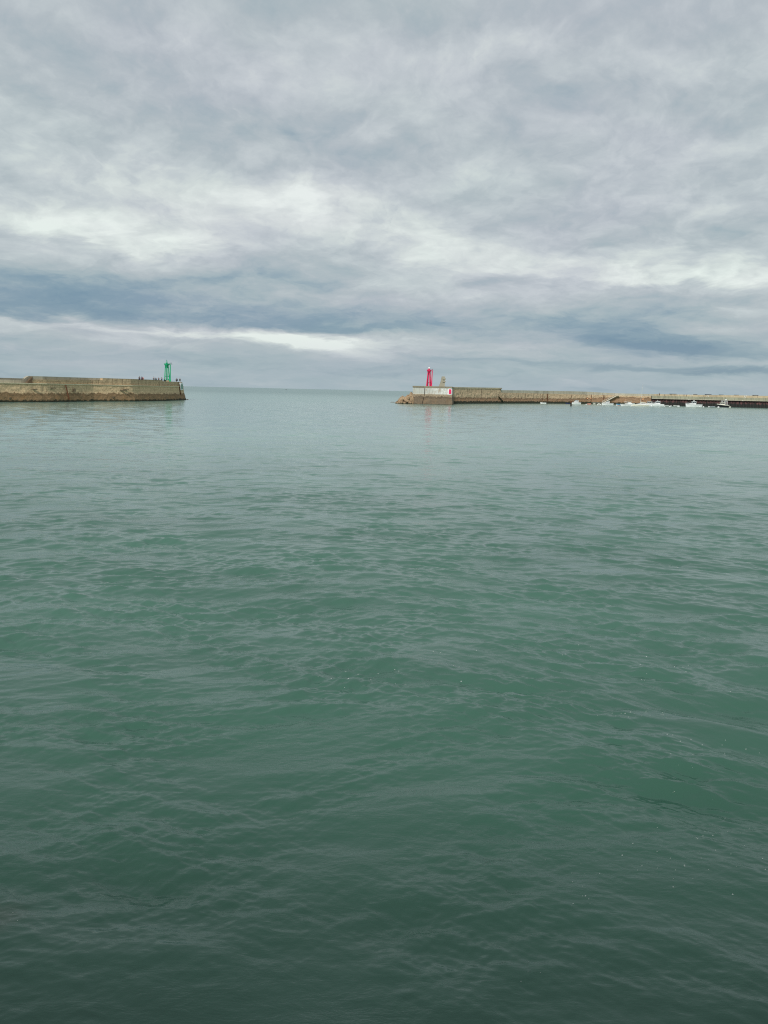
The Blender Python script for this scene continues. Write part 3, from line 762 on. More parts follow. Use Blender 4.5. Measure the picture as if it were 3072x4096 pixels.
# paired pale rails running down over the quay edge
def quay_ladder(px0, y0, px1, y1, label, thin=1.0):
    pa = at_y(px0, y0, QP.pp(px0, 3.3).y); pb = at_y(px1, y1, QP.pp(px1, -.45).y)
    root = empty('access_ladder', pb); tag(root, label, 'ladder', 'pale ladders over the quay edge')
    off = Vector((.42, 0, 0))
    for s in (-1, 1):
        bm = bmesh.new(); tube(bm, off * s, pa - pb + off * s, .12 * thin, .12 * thin, 6); obj('rail', bm, M['cream'], root)
    bm = bmesh.new(); n = 9
    for k in range(n):
        c_ = (pa - pb) * ((k + .5) / n); tube(bm, c_ - off, c_ + off, .05, .05, 6)
    obj('rungs', bm, M['galv'], root)
quay_ladder(2766, 1581.5, 2757, 1600, 'pale ladder leaning on the quay above the bow of the big white cabin boat', .8)
quay_ladder(2832, 1582, 2826, 1600, 'pale ladder down the quay edge between the big white cabin boat and the black-hulled boat', .8)
quay_ladder(2983, 1582.5, 2972, 1604, 'longest pale paired ladder down the quay edge, right of the black-hulled boat')
for px, lab in ((2733, 'left of two short dark bollards on the quay deck'), (2742, 'right of two short dark bollards on the quay deck')):
    p = QP.pp(px, 1.2); bm = bmesh.new(); lathe(bm, [(.26, 0), (.26, .08), (.15, .14), (.14, .7), (.24, .8), (.25, .95), (.12, 1.0)], 12)
    o = obj('bollard', bm, M['rust']); o.location = (p.x, p.y, 5.454); tag(o, lab, 'bollard', 'bollards on the quay deck')

# far headland, low beyond the quay
bm = bmesh.new(); top = []; bot = []
hp = [(3034, 2), (3060, 6), (3085, 10), (3100, 20), (3180, 34), (3300, 46), (3500, 58)]
front = []; back_ = []
for px, h in hp:
    p = at_y(px, 1590, 4200); p2 = at_y(px + 12, 1590, 4700)
    front.append((bm.verts.new((p.x, p.y, -2)), bm.verts.new((p.x, p.y + 90, h)))); back_.append((bm.verts.new((p2.x, p2.y, h * 1.1)), bm.verts.new((p2.x, p2.y, -2))))
for i in range(len(hp) - 1):
    a, b, c, d = front[i], front[i + 1], back_[i], back_[i + 1]
    bm.faces.new((a[0], b[0], b[1], a[1])); bm.faces.new((a[1], b[1], d[0], c[0])); bm.faces.new((c[0], d[0], d[1], c[1]))
bm.faces.new((front[0][0], front[0][1], back_[0][0], back_[0][1]))
tag(obj('headland', bm, M['cliff']), 'faint blue headland low behind the quay', kind='structure')

# ---------------------------------------------------------------- beacons
def beacon(c, zrot, rb, rt, H_, scale_r, colr, dark, top, label, name, ladder):
    """open tower of four raking tubes carrying a flared gallery, with a ladder column beside it"""
    root = empty(name, c); tag(root, label, 'beacon')
    P_ = []
    for k in range(4):
        a = zrot + k * math.pi / 2
        b0 = Vector((rb * math.cos(a), rb * math.sin(a), 0)); b1 = Vector((rt * math.cos(a), rt * math.sin(a), H_ * .83)); P_.append((b0, b1))
        bm = bmesh.new(); tube(bm, b0, b1, .19 * scale_r, .16 * scale_r, 10)
        box(bm, b0 + Vector((0, 0, .03)), (.42, .42, .06))
        obj('leg', bm, M[colr], root)
    bm = bmesh.new(); zr = .36
    for k in range(4):
        a0 = P_[k][0].lerp(P_[k][1], zr); a1 = P_[(k + 1) % 4][0].lerp(P_[(k + 1) % 4][1], zr); tube(bm, a0, a1, .10, .10, 8)
    obj('cross_bars', bm, M[dark], root)
    # flared gallery with its collar
    bm = bmesh.new(); z = H_
    lathe(bm, [(rt * .95, z * .745), (rt * 1.12, z * .80), (rt * 1.28, z * .86), (rt * 1.30, z * .895)], 8, rot=math.pi / 8)
    obj('collar', bm, M[dark], root)
    bm = bmesh.new()
    lathe(bm, [(rt * 1.35, z * .895), (rt * 1.62, z * .92), (rt * 1.85, z * .965), (rt * 1.98, z * 1.0), (rt * 1.80, z * 1.0), (rt * 1.7, z * .955), (.01, z * .955)], 8, rot=math.pi / 8)
    obj('gallery', bm, M[colr], root)
    bm = bmesh.new()
    if top == 'cone':
        lathe(bm, [(.20, z * .955), (.24, z * 1.0), (.36, z * 1.02), (.36, z * 1.035), (.26, z * 1.045)], 14); obj('lantern_base', bm, M[colr], root)
        bm = bmesh.new(); lathe(bm, [(.25, z * 1.046), (.27, z * 1.06), (.21, z * 1.10), (.13, z * 1.16), (.12, z * 1.19), (.04, z * 1.22)], 14); obj('lantern', bm, M['lens'], root)
    else:
        lathe(bm, [(.34, z * .955), (.36, z * 1.035), (.40, z * 1.04), (.40, z * 1.05)], 14); obj('lantern_base', bm, M[colr], root)
        bm = bmesh.new(); lathe(bm, [(.39, z * 1.051), (.43, z * 1.075), (.37, z * 1.105), (.22, z * 1.125), (.04, z * 1.13)], 16); obj('lantern', bm, M['white'], root, True)
    # column with ladder beside the tower
    cx = rb * .5 + .78
    bm = bmesh.new(); tube(bm, (cx - .16, .1, 0), (cx, .1, z * .955), .22, .18, 10); tube(bm, (cx - .16, .1, 0), (cx - .14, .1, z * .17), .32, .24, 10)
    box(bm, (cx - .33, .1, z * .93), (.5, .12, .14)); box(bm, (cx - .55, .1, z * .10), (.5, .14, .7))
    obj('ladder_column', bm, M[colr], root)
    bm = bmesh.new()
    for s in (-.14, .14): tube(bm, (ladder + s, -.15, 0), (ladder * .4 + s * .7, -.1, z * .80), .03, .03, 6)
    for k in range(18):
        f = (k + .5) / 18; xx = ladder + (ladder * .4 - ladder) * f; tube(bm, (xx - .13, -.15, z * .80 * f), (xx + .13, -.15, z * .80 * f), .018, .018, 5)
    obj('ladder', bm, M[dark], root)
    # bracket and tilted solar panel
    bm = bmesh.new(); tube(bm, (cx - .25, .1, z * .95), (cx - .05, .1, z * 1.045), .06, .05, 6); tube(bm, (cx + .12, .1, z * .955), (cx - .05, .1, z * 1.045), .06, .05, 6); box(bm, (cx - .05, .1, z * 1.0), (.22, .22, .3))
    obj('bracket', bm, M[dark], root)
    bm = bmesh.new(); box(bm, (cx + .38, .1, z * 1.005), (.10, 1.0, .85), 0, -.42, .01)
    obj('solar_panel', bm, M['panel'], root)
    for o in root.children: o.visible_shadow = True
    return root
g0 = at_y(668.5, 1526, 278.6)
beacon((g0.x, g0.y, 6.484), R(20), .88, .50, 6.3, 1.0, 'green', 'dark_green', 'cone', 'tall green open-legged harbour beacon on the end of the left pier', 'light_beacon', -.15)
r0 = at_y(1714.5, 1545, 318)
beacon((r0.x, r0.y, 6.354), R(24), 1.05, .52, 7.4, 1.05, 'red', 'dark_red', 'dome', 'red open-legged harbour beacon with a white dome on the whitewashed pier head', 'light_beacon', -.25)

# concrete memorial with a swept back and two jutting slabs
mroot = at_y(1768, 1545, 318); c0 = at_y(1755, 1545, 318)
mon = empty('concrete_memorial', (mroot.x, mroot.y, 6.354)); tag(mon, 'grey concrete monument with a curved back and two jutting slabs, right of the red beacon', 'monument')
sc_ = 318 / FPX * (120 / 1659)           # metres per pixel of the enlarged view
prof = [(1040, 1175), (1085, 1090), (1120, 1000), (1150, 900), (1172, 780), (1186, 700), (1196, 628), (1375, 628), (1372, 800), (1370, 1175)]
pts = [((x - 1225) * sc_, (1175 - y) * sc_ + .75) for x, y in prof]
pts = [(pts[0][0] - .25, 0)] + pts + [(pts[-1][0], 0)]
bm = bmesh.new()
A = [bm.verts.new((x, -.55, z)) for x, z in pts]; B = [bm.verts.new((x, .75, z)) for x, z in pts]; n = len(pts)
for i in range(n): bm.faces.new((A[i], A[(i + 1) % n], B[(i + 1) % n], B[i]))
bm.faces.new(A); bm.faces.new(B[::-1])
uvl = bm.loops.layers.uv.new('UVMap')
for f in bm.faces:
    for lp in f.loops: lp[uvl].uv = (lp.vert.co.x + 2, lp.vert.co.z)
obj('slab', bm, M['monument'], mon)
for (y0, y1) in ((730, 800), (870, 935)):
    zc = (1175 - (y0 + y1) / 2) * sc_ + .75; bm = bmesh.new(); box(bm, ((1328 - 1225) * sc_, -.25, zc), (170 * sc_, 1.25, (y1 - y0) * sc_), 0, 0, .03)
    tube(bm, ((1300 - 1225) * sc_, -.58, zc - .42), ((1300 - 1225) * sc_, -.58, zc - .2), .12, .34, 10)
    uvl = bm.loops.layers.uv.new('UVMap')
    for f in bm.faces:
        for lp in f.loops: lp[uvl].uv = (lp.vert.co.x + 2, lp.vert.co.z)
    obj('jutting_slab', bm, M['monument'], mon)

# ---------------------------------------------------------------- boats
def hull_mesh(L, B, F, bowrise=.45, draft=.35, full=.55, dark_keel=False):
    """outer shell from transom (-x) to bow (+x); returns mesh and the sheer line"""
    bm = bmesh.new(); n = 16; rings = []; sheer = []
    for i in range(n + 1):
        s = i / n; x = -L / 2 + L * s
        hb = B / 2 * (1 - max(0, (s - full) / (1 - full)) ** 2.0) * (.88 + .12 * min(1, s / .3))
        hb = max(hb, .015)
        zs = F * (1 + bowrise * max(0, s - .25) ** 1.6 / .63); rake = .10 * L * max(0, s - .8) / .2 * .5
        row = []
        for (fy, z, rk) in ((0, -draft * (1 - max(0, s - .7)), 0), (.72, -.05, .3), (.93, zs * .55, .7), (1.0, zs, 1.0)):
            row.append((x + rake * rk, hb * fy, z))
        rings.append([bm.verts.new((x_, y_, z_)) for x_, y_, z_ in row] + [bm.verts.new((x_, -y_, z_)) for x_, y_, z_ in row[:0:-1]])
        sheer.append((x + rake, hb, zs))
    k = len(rings[0])
    for A, B_ in zip(rings, rings[1:]):
        for j in range(k):
            if j == 3: continue                     # leave the top open
            bm.faces.new((A[j], B_[j], B_[(j + 1) % k], A[(j + 1) % k]))
    bm.faces.new(rings[0][:k]); bm.faces.new(rings[-1])
    return bm, sheer
def deck_mesh(sheer, drop=.04, s0=0, s1=None, inset=.0):
    bm = bmesh.new(); sh = sheer[s0:s1]; prev = None
    for x, y, z in sh:
        y = max(.01, y - inset); cur = (bm.verts.new((x, y, z - drop)), bm.verts.new((x, 0, z - drop + .05 * (drop < .1))), bm.verts.new((x, -y, z - drop)))
        if prev:
            bm.faces.new((prev[0], cur[0], cur[1], prev[1])); bm.faces.new((prev[1], cur[1], cur[2], prev[2]))
        prev = cur
    return bm
def gunwale_mesh(sheer, r=.05):
    bm = bmesh.new()
    for s in (1, -1):
        for a, b in zip(sheer, sheer[1:]): tube(bm, (a[0], a[1] * s, a[2]), (b[0], b[1] * s, b[2]), r, r, 6)
    a = sheer[0]; tube(bm, a, (a[0], -a[1], a[2]), r, r, 6)
    return bm
def house(root, x0, x1, w, z0, h, front=.3, back=.08, wall='white', roof='white', win=True, nwin=2, over=.12):
    """wheelhouse with raked windscreen (towards +x), side windows and a roof"""
    bm = bmesh.new(); pts = [(x0, z0), (x1, z0), (x1 - front * .25, z0 + h * .42), (x1 - front, z0 + h), (x0 + back, z0 + h)]
    A = [bm.verts.new((x, w / 2 - .06 * (z - z0) / h, z)) for x, z in pts]; B = [bm.verts.new((x, -w / 2 + .06 * (z - z0) / h, z)) for x, z in pts]; n = len(pts)
    for i in range(n): bm.faces.new((A[i], A[(i + 1) % n], B[(i + 1) % n], B[i]))
    bm.faces.new(A); bm.faces.new(B[::-1])
    cab = obj('cabin', bm, M[wall], root)
    bm = bmesh.new(); box(bm, ((x0 + x1 - front) / 2 + .05, 0, z0 + h + .05), (x1 - front - x0 + over * 2, w + .1, .09), 0, 0, .03); obj('roof', bm, M[roof], root)
    if win:
        xa, xb = x0 + .16, x1 - front * .65 - .06; ww = (xb - xa) / nwin
        for k in range(nwin):
            for s in (1, -1):
                bm = bmesh.new(); xl, xr = xa + ww * k + .04, xa + ww * (k + 1) - .04; zl, zh = z0 + h * .46, z0 + h * .88
                sk = front * .5 if k == nwin - 1 else 0; y = (w / 2 - .015) * s
                v = [bm.verts.new((xl, y, zl)), bm.verts.new((xr + sk * .3, y, zl)), bm.verts.new((xr - sk * .2, y - .03 * s, zh)), bm.verts.new((xl, y - .03 * s, zh))]
                v2 = [bm.verts.new((q_.co.x, q_.co.y - .05 * s, q_.co.z)) for q_ in v]
                for i in range(4): bm.faces.new((v[i], v[(i + 1) % 4], v2[(i + 1) % 4], v2[i]))
                bm.faces.new(v); bm.faces.new(v2[::-1]); obj('window', bm, M['glass'], cab)
        bm = bmesh.new(); sl_ = math.atan2(front * .75, h * .58)
        box(bm, (x1 - front * .62 + .02, 0, z0 + h * .70), (.05, w - .35, h * .44), 0, -sl_); obj('windscreen', bm, M['glass'], cab)
    return cab
def outboard(root, x, z):
    bm = bmesh.new(); box(bm, (x - .25, 0, z + .28), (.42, .34, .55), 0, .1, .08); box(bm, (x - .22, 0, z - .35), (.16, .14, .9)); obj('outboard_motor', bm, M['black'], root)
def pulpit(root, sheer, h=.5, s0=9, r=.03):
    bm = bmesh.new(); sh = sheer[s0:]
    for s in (1, -1):
        for a, b in zip(sh, sh[1:]): tube(bm, (a[0], a[1] * s * .95, a[2] + h), (b[0], b[1] * s * .95, b[2] + h), r, r, 5)
        for a in sh[::2]: tube(bm, (a[0], a[1] * s * .95, a[2]), (a[0], a[1] * s * .95, a[2] + h), r, r, 5)
    obj('bow_rail', bm, M['alu'], root)
def place(root, px0, px1, Y, bow, yaw=0.0):
    a_ = at_y((px0 + px1) / 2, 1600, Y); root.location = (a_.x, Y, .0)
    root.rotation_euler.z = (math.pi if bow == 'L' else 0) + yaw
def blen(px0, px1, Y): return (px1 - px0) / FPX * Y
def make_boat(name, label, cat, group, px0, px1, Y, bow, F=.75, B=None, hullm='white', yaw=0.0, bowrise=.45, stripe=None, deckm='dull_white'):
    L = blen(px0, px1, Y); B = B or min(2.6, L * .36)
    root = empty(name); tag(root, label, cat, group); place(root, px0, px1, Y, bow, yaw)
    bm, sh = hull_mesh(L, B, F, bowrise); obj('hull', bm, M[hullm], root, False)
    obj('deck', deck_mesh(sh), M[deckm], root)
    obj('gunwale', gunwale_mesh(sh, .045), M['white' if hullm != 'black' else 'cream'], root)
    if stripe:
        for s in (1, -1):
            bm = bmesh.new()
            for a, b in zip(sh[:-2], sh[1:-1]): tube(bm, (a[0], (a[1] * .975 + .01) * s, a[2] * .74), (b[0], (b[1] * .975 + .01) * s, b[2] * .74), .05, .05, 4)
            obj('stripe', bm, M[stripe], root)
    return root, L, B, sh
GB = 'motor boats moored along the right harbour wall'
def dinghy(label, px0, px1, Y, bow, mt, F=.5, name='dinghy', yaw=0.0, inner='dull_white'):
    L = blen(px0, px1, Y); B = L * .42
    root = empty(name); tag(root, label, 'dinghy', 'small dinghies moored along the right harbour wall'); place(root, px0, px1, Y, bow, yaw)
    bm, sh = hull_mesh(L, B, F, .35, .2, .45); obj('hull', bm, M[mt], root)
    obj('floor', deck_mesh(sh, F * .72, 0, 15, .12), M[inner], root)
    obj('gunwale', gunwale_mesh(sh, .045), M[mt], root)
    for f in (.3, .62):
        a = sh[int(f * 16)]; bm = bmesh.new(); box(bm, (a[0], 0, a[2] - .13), (.24, a[1] * 1.9, .05)); obj('thwart', bm, M[inner], root)
    return root
dinghy('white dinghy alone under the rust-brown post, leftmost of the moored boats', 2163, 2185, 412, 'L', 'white')
dinghy('dark navy dinghy in the shade of the wall left of the black pile', 2264, 2280, 424, 'L', 'navy', inner='black')
dinghy('salmon red dinghy between the first cabin boat and the cream pontoon', 2350, 2364.5, 424, 'R', 'salmon')
dinghy('sky blue dinghy between the sterns of two white motor boats', 2467.5, 2482.5, 428, 'L', 'blue', inner='blue')
dinghy('pale dinghy close under the sheet piling, nearest the white cabin boat with two windows', 2662, 2676, 432, 'R', 'dull_white', .35)
dinghy('pale dinghy of two under the sheet piling, its bow towards the left', 2696, 2707, 433, 'L', 'dull_white', .38)
dinghy('pale dinghy of two under the sheet piling, nearer the big white cabin boat', 2708, 2718, 433, 'R', 'dull_white', .36)
dinghy('low grey dinghy between the big white cabin boat and the black-hulled boat', 2842, 2862, 430, 'R', 'panel', .28)
dinghy('little white dinghy right behind the stern of the black-hulled boat', 2913, 2925.5, 424, 'R', 'cream', .4)

# D  first cabin boat
r_, L, B, sh = make_boat('motor_boat', 'small white boat with a boxy two-window cabin, beside the black pile', 'boat', GB, 2288.6, 2323, 426, 'L', .85, 2.0, stripe='slate', bowrise=.12)
house(r_, -L * .22, L * .26, 1.5, .95, 1.1, .4, .1, 'white', 'white', True, 2)
# G  cream pontoon raft on floats
L = blen(2371, 2413, 430); root = empty('pontoon'); tag(root, 'long low cream pontoon with dark gaps between its floats, left of the outboard boat', 'pontoon'); place(root, 2371, 2413, 430, 'R')
bm = bmesh.new(); box(bm, (0, 0, .82), (L, 2.0, .22), 0, 0, .03); obj('deck', bm, M['sail'], root)
for f in (-.36, .06, .42):
    bm = bmesh.new(); box(bm, (L * f, 0, .35), (L * .20, 1.8, .72), 0, 0, .06); obj('float', bm, M['sail'], root)
# H  outboard boat, wheelhouse with hard top
r_, L, B, sh = make_boat('motor_boat', 'white boat with a black outboard and raked cabin, below the stairway', 'boat', GB, 2411, 2453, 418, 'L', .85, 2.2, stripe='slate', bowrise=.35)
house(r_, -L * .12, L * .22, 1.5, .8, 1.25, .75, .0, 'white', 'white', True, 2, .22); outboard(r_, -L / 2, .75); pulpit(r_, sh)
# J  console boat with T top and whip aerial
r_, L, B, sh = make_boat('motor_boat', 'open white boat with a small T-top and whip aerial, front of a pair', 'boat', GB, 2485, 2523, 398, 'L', .72, 2.0, stripe='slate', bowrise=.3)
bm = bmesh.new(); box(bm, (-.1, 0, 1.0), (.8, .8, .7), 0, 0, .08); obj('console', bm, M['dull_white'], r_)
bm = bmesh.new(); box(bm, (.1, 0, 2.0), (1.5, 1.3, .14), 0, 0, .05)
obj('canopy', bm, M['white'], r_)
for x_ in (-.4, .6):
    for y_ in (-.5, .5): bm = bmesh.new(); tube(bm, (x_, y_, .7), (x_, y_, 1.98), .035, .035, 6); obj('canopy_post', bm, M['alu'], r_)
bm = bmesh.new(); tube(bm, (.55, .2, 2.0), (.45, .2, 3.6), .035, .02, 5); obj('aerial', bm, M['dull_white'], r_)
# K  boat behind with cream roof
r_, L, B, sh = make_boat('motor_boat', 'white boat with a cream flat roof on brown posts, between T-top boat and mast', 'boat', GB, 2506, 2538, 414, 'R', .95, 2.2, bowrise=.25)
house(r_, -L * .34, L * .22, 1.7, .9, .75, .9, .1, 'white', 'white', False)
bm = bmesh.new(); box(bm, (-L * .12, 0, 2.3), (2.3, 1.6, .12), 0, 0, .04); obj('sun_roof', bm, M['cream'], r_)
for x_ in (-1.4, -.5, .4):
    for y_ in (-.7, .7): bm = bmesh.new(); tube(bm, (x_, y_, 1.4), (x_, y_, 2.26), .06, .06, 6); obj('roof_post', bm, M['rust'], r_)
# sailing boat
r_, L, B, sh = make_boat('sailing_boat', 'long low cream sailing boat with a tall thin mast and furled sail', 'boat', None, 2535, 2596, 402, 'L', .78, 2.3, 'cream', bowrise=.25)
bm = bmesh.new(); pts = [(-L * .30, .75), (-L * .28, 1.25), (L * .05, 1.3), (L * .30, 1.0), (L * .34, .85)]
A = [bm.verts.new((x, .62, z)) for x, z in pts]; B2 = [bm.verts.new((x, -.62, z)) for x, z in pts]; n = len(pts)
for i in range(n): bm.faces.new((A[i], A[(i + 1) % n], B2[(i + 1) % n], B2[i]))
bm.faces.new(A); bm.faces.new(B2[::-1]); obj('coachroof', bm, M['white'], r_)
mx_ = L * .06
bm = bmesh.new(); tube(bm, (mx_, 0, .9), (mx_ - .75, 0, 11.3), .085, .05, 8); mast = obj('mast', bm, M['dull_white'], r_)
bm = bmesh.new(); tube(bm, (mx_ - .62, -.5, 10.2), (mx_ - .62, .5, 10.2), .03, .03, 5); obj('spreader', bm, M['alu'], mast)
bm = bmesh.new(); tube(bm, (mx_, 0, 1.65), (mx_ - 3.2, 0, 1.4), .05, .05, 6); obj('boom', bm, M['alu'], r_)
bm = bmesh.new(); a0 = bmesh.ops.create_cone(bm, cap_ends=True, segments=8, radius1=.42, radius2=.10, depth=3.0, matrix=Matrix.Translation((mx_ - 1.55, 0, 1.78)) @ Matrix.Rotation(-math.pi / 2, 4, 'Y') @ Matrix.Diagonal((1.0, .5, 1, 1)))
obj('furled_sail', bm, M['sail'], r_)
bm = bmesh.new(); tube(bm, (mx_ - .75, 0, 11.2), (L * .5, 0, 1.0), .012, .012, 4); tube(bm, (mx_ - .75, 0, 11.2), (-L * .48, 0, .9), .012, .012, 4); obj('stays', bm, M['alu'], r_)
# M  boat behind with flat roof
r_, L, B, sh = make_boat('motor_boat', 'white boat with an overhanging flat roof and dark windows, behind the sailing boat', 'boat', GB, 2583, 2612, 416, 'L', 1.1, 2.2, bowrise=.2)
house(r_, -L * .30, L * .30, 1.7, 1.1, 1.1, .3, .0, 'dull_white', 'white', True, 2, .30)
# N
r_, L, B, sh = make_boat('motor_boat', 'white cabin boat with two slanted windows and a long foredeck, right of the sailing boat', 'boat', GB, 2601, 2655, 420, 'L', 1.0, 2.5, bowrise=.45)
house(r_, -L * .22, L * .16, 1.7, 1.0, 1.45, .75, .1, 'white', 'white', True, 2); pulpit(r_, sh)
bm = bmesh.new(); tube(bm, (-.4, 0, 2.5), (-.4, 0, 3.2), .03, .03, 6); box(bm, (-.4, 0, 3.0), (.5, .12, .1)); obj('radar', bm, M['white'], r_)
# Q
r_, L, B, sh = make_boat('motor_boat', 'big white cabin boat with a long foredeck and radar dome, alone before the piling', 'boat', GB, 2747, 2807.6, 424, 'L', 1.2, 2.7, stripe='slate', bowrise=.35)
house(r_, -L * .10, L * .19, 1.9, 1.2, 1.6, .4, .05, 'white', 'white', True, 2); pulpit(r_, sh)
bm = bmesh.new(); pts = [(L * .12, 1.2), (L * .12, 1.85), (L * .25, 1.8), (L * .38, 1.5)]
A = [bm.verts.new((x, .7, z)) for x, z in pts]; B2 = [bm.verts.new((x, -.7, z)) for x, z in pts]; n = 4
for i in range(n): bm.faces.new((A[i], A[(i + 1) % n], B2[(i + 1) % n], B2[i]))
bm.faces.new(A); bm.faces.new(B2[::-1]); obj('trunk', bm, M['white'], r_)
bm = bmesh.new(); lathe(bm, [(.05, 0), (.05, .35), (.32, .38), (.35, .5), (.28, .62), (.05, .68)], 12, (L * .02, 0, 2.88)); obj('radar_dome', bm, M['white'], r_)
# R  black hulled fishing boat
r_, L, B, sh = make_boat('fishing_boat', 'black-hulled fishing boat with a cream gunwale and an open white frame', 'boat', None, 2872, 2915, 424, 'L', 1.15, 2.4, 'black', bowrise=.45, deckm='cream')
bm = bmesh.new()
for s in (1, -1):
    for a, b in zip(sh, sh[1:]):
        tube(bm, (a[0], a[1] * s * 1.01, a[2] + .02), (b[0], b[1] * s * 1.01, b[2] + .02), .17, .17, 6)
obj('bulwark', bm, M['cream'], r_)
house(r_, -L * .12, L * .28, 1.5, 1.2, 1.55, .15, .05, 'cream', 'cream', True, 2, .05)
bm = bmesh.new()
for y_ in (-.8, .8):
    for x_ in (-L * .34, -L * .16): tube(bm, (x_, y_, 1.2), (x_, y_, 3.5), .07, .07, 6)
    tube(bm, (-L * .34, y_, 3.5), (L * .12, y_, 3.4), .07, .07, 6); tube(bm, (L * .12, y_, 2.8), (L * .12, y_, 3.6), .07, .07, 6)
for x_ in (-L * .34, L * .12): tube(bm, (x_, -.8, 3.45), (x_, .8, 3.45), .07, .07, 6)
obj('gantry', bm, M['white'], r_)
bm = bmesh.new(); box(bm, (-L * .22, 0, 4.15), (.85, .6, .45), 0, 0, .08); tube(bm, (-L * .22, 0, 3.4), (-L * .22, 0, 4.0), .06, .06, 6); obj('radar', bm, M['white'], r_)

# mooring buoys
def buoy(px, Y, r, mt, label, squash=.8):
    bm = bmesh.new(); lathe(bm, [(.1 * r, -.75 * r), (.7 * r, -.55 * r), (.98 * r, -.1 * r), (.92 * r, .3 * r), (.6 * r, .65 * r * squash), (.16 * r, .82 * r * squash), (.12 * r, 1.05 * r * squash), (.04 * r, 1.1 * r * squash)], 14)
    o = obj('mooring_buoy', bm, M[mt], None, True); p = at_y(px, 1600, Y); o.location = (p.x, Y, .12)
    tag(o, label, 'buoy', 'mooring buoys along the right harbour wall'); return o
buoy(2345.6, 412, .38, 'white', 'white buoy just left of the salmon red dinghy')
buoy(2358.5, 407, .30, 'salmon', 'pinkish buoy in front of the salmon red dinghy')
buoy(2392, 414, .34, 'white', 'white buoy in front of the middle of the cream pontoon')
buoy(2403, 410, .42, 'white', 'white buoy off the bow of the boat with a black outboard')
buoy(2468.5, 405, .45, 'white', 'white buoy in front of the sky blue dinghy')
buoy(2476.5, 396, .36, 'salmon', 'pinkish buoy in front of the sky blue dinghy')
buoy(2483, 395, .22, 'slate', 'small grey buoy off the bow of the T-top boat')
buoy(2529, 393, .50, 'cream', 'cream buoy between the T-top boat and the sailing boat')
buoy(2607, 405, .50, 'white', 'white buoy at the stern of the sailing boat')
buoy(2659.6, 411, .45, 'white', 'white buoy at the stern of the cabin boat with two slanted windows')
buoy(2680.8, 404, .45, 'white', 'nearer of two round white buoys in the gap before the sheet piling')
buoy(2685.6, 420, .40, 'white', 'farther of two round white buoys in the gap before the sheet piling')
buoy(2714.4, 411, .48, 'white', 'nearer white buoy in front of the two pale dinghies')
buoy(2719, 420, .36, 'white', 'farther white buoy in front of the two pale dinghies')
buoy(2800.5, 411, .36, 'white', 'white buoy under the stern of the big white cabin boat')
buoy(2816, 412, .45, 'white', 'white buoy right of the stern of the big white cabin boat')
buoy(2837.7, 421, .45, 'white', 'white buoy at the left end of the low grey dinghy')
buoy(2876, 414, .58, 'white', 'large white buoy under the bow of the black-hulled boat')
# marker pile standing in the basin
bm = bmesh.new(); tube(bm, (0, 0, -1.5), (0, 0, 2.2), .34, .31, 12); p = at_y(2285.3, 1600, 346)
o = empty('mooring_pile', (p.x, 346, 0)); tag(o, 'short black timber pile standing in the water in front of the moored boats', 'pile'); obj('post', bm, M['pilewood'], o)
bm = bmesh.new(); lathe(bm, [(.335, 1.45), (.345, 1.46), (.335, 2.15), (.30, 2.26), (.1, 2.3)], 12); obj('cap', bm, M['rust'], o)
# far ship on the horizon
p = at_y(1144.5, 1551, 2600); bm, sh = hull_mesh(5, 1.8, 1.2, .3); o = empty('distant_boat', (p.x, 2600, 0)); tag(o, 'tiny boat far off on the horizon between the two piers', 'boat')
obj('hull', bm, M['slate'], o); bm = bmesh.new(); box(bm, (-.6, 0, 1.8), (1.6, 1.2, 1.2), 0, 0, .1); obj('wheelhouse', bm, M['panel'], o)

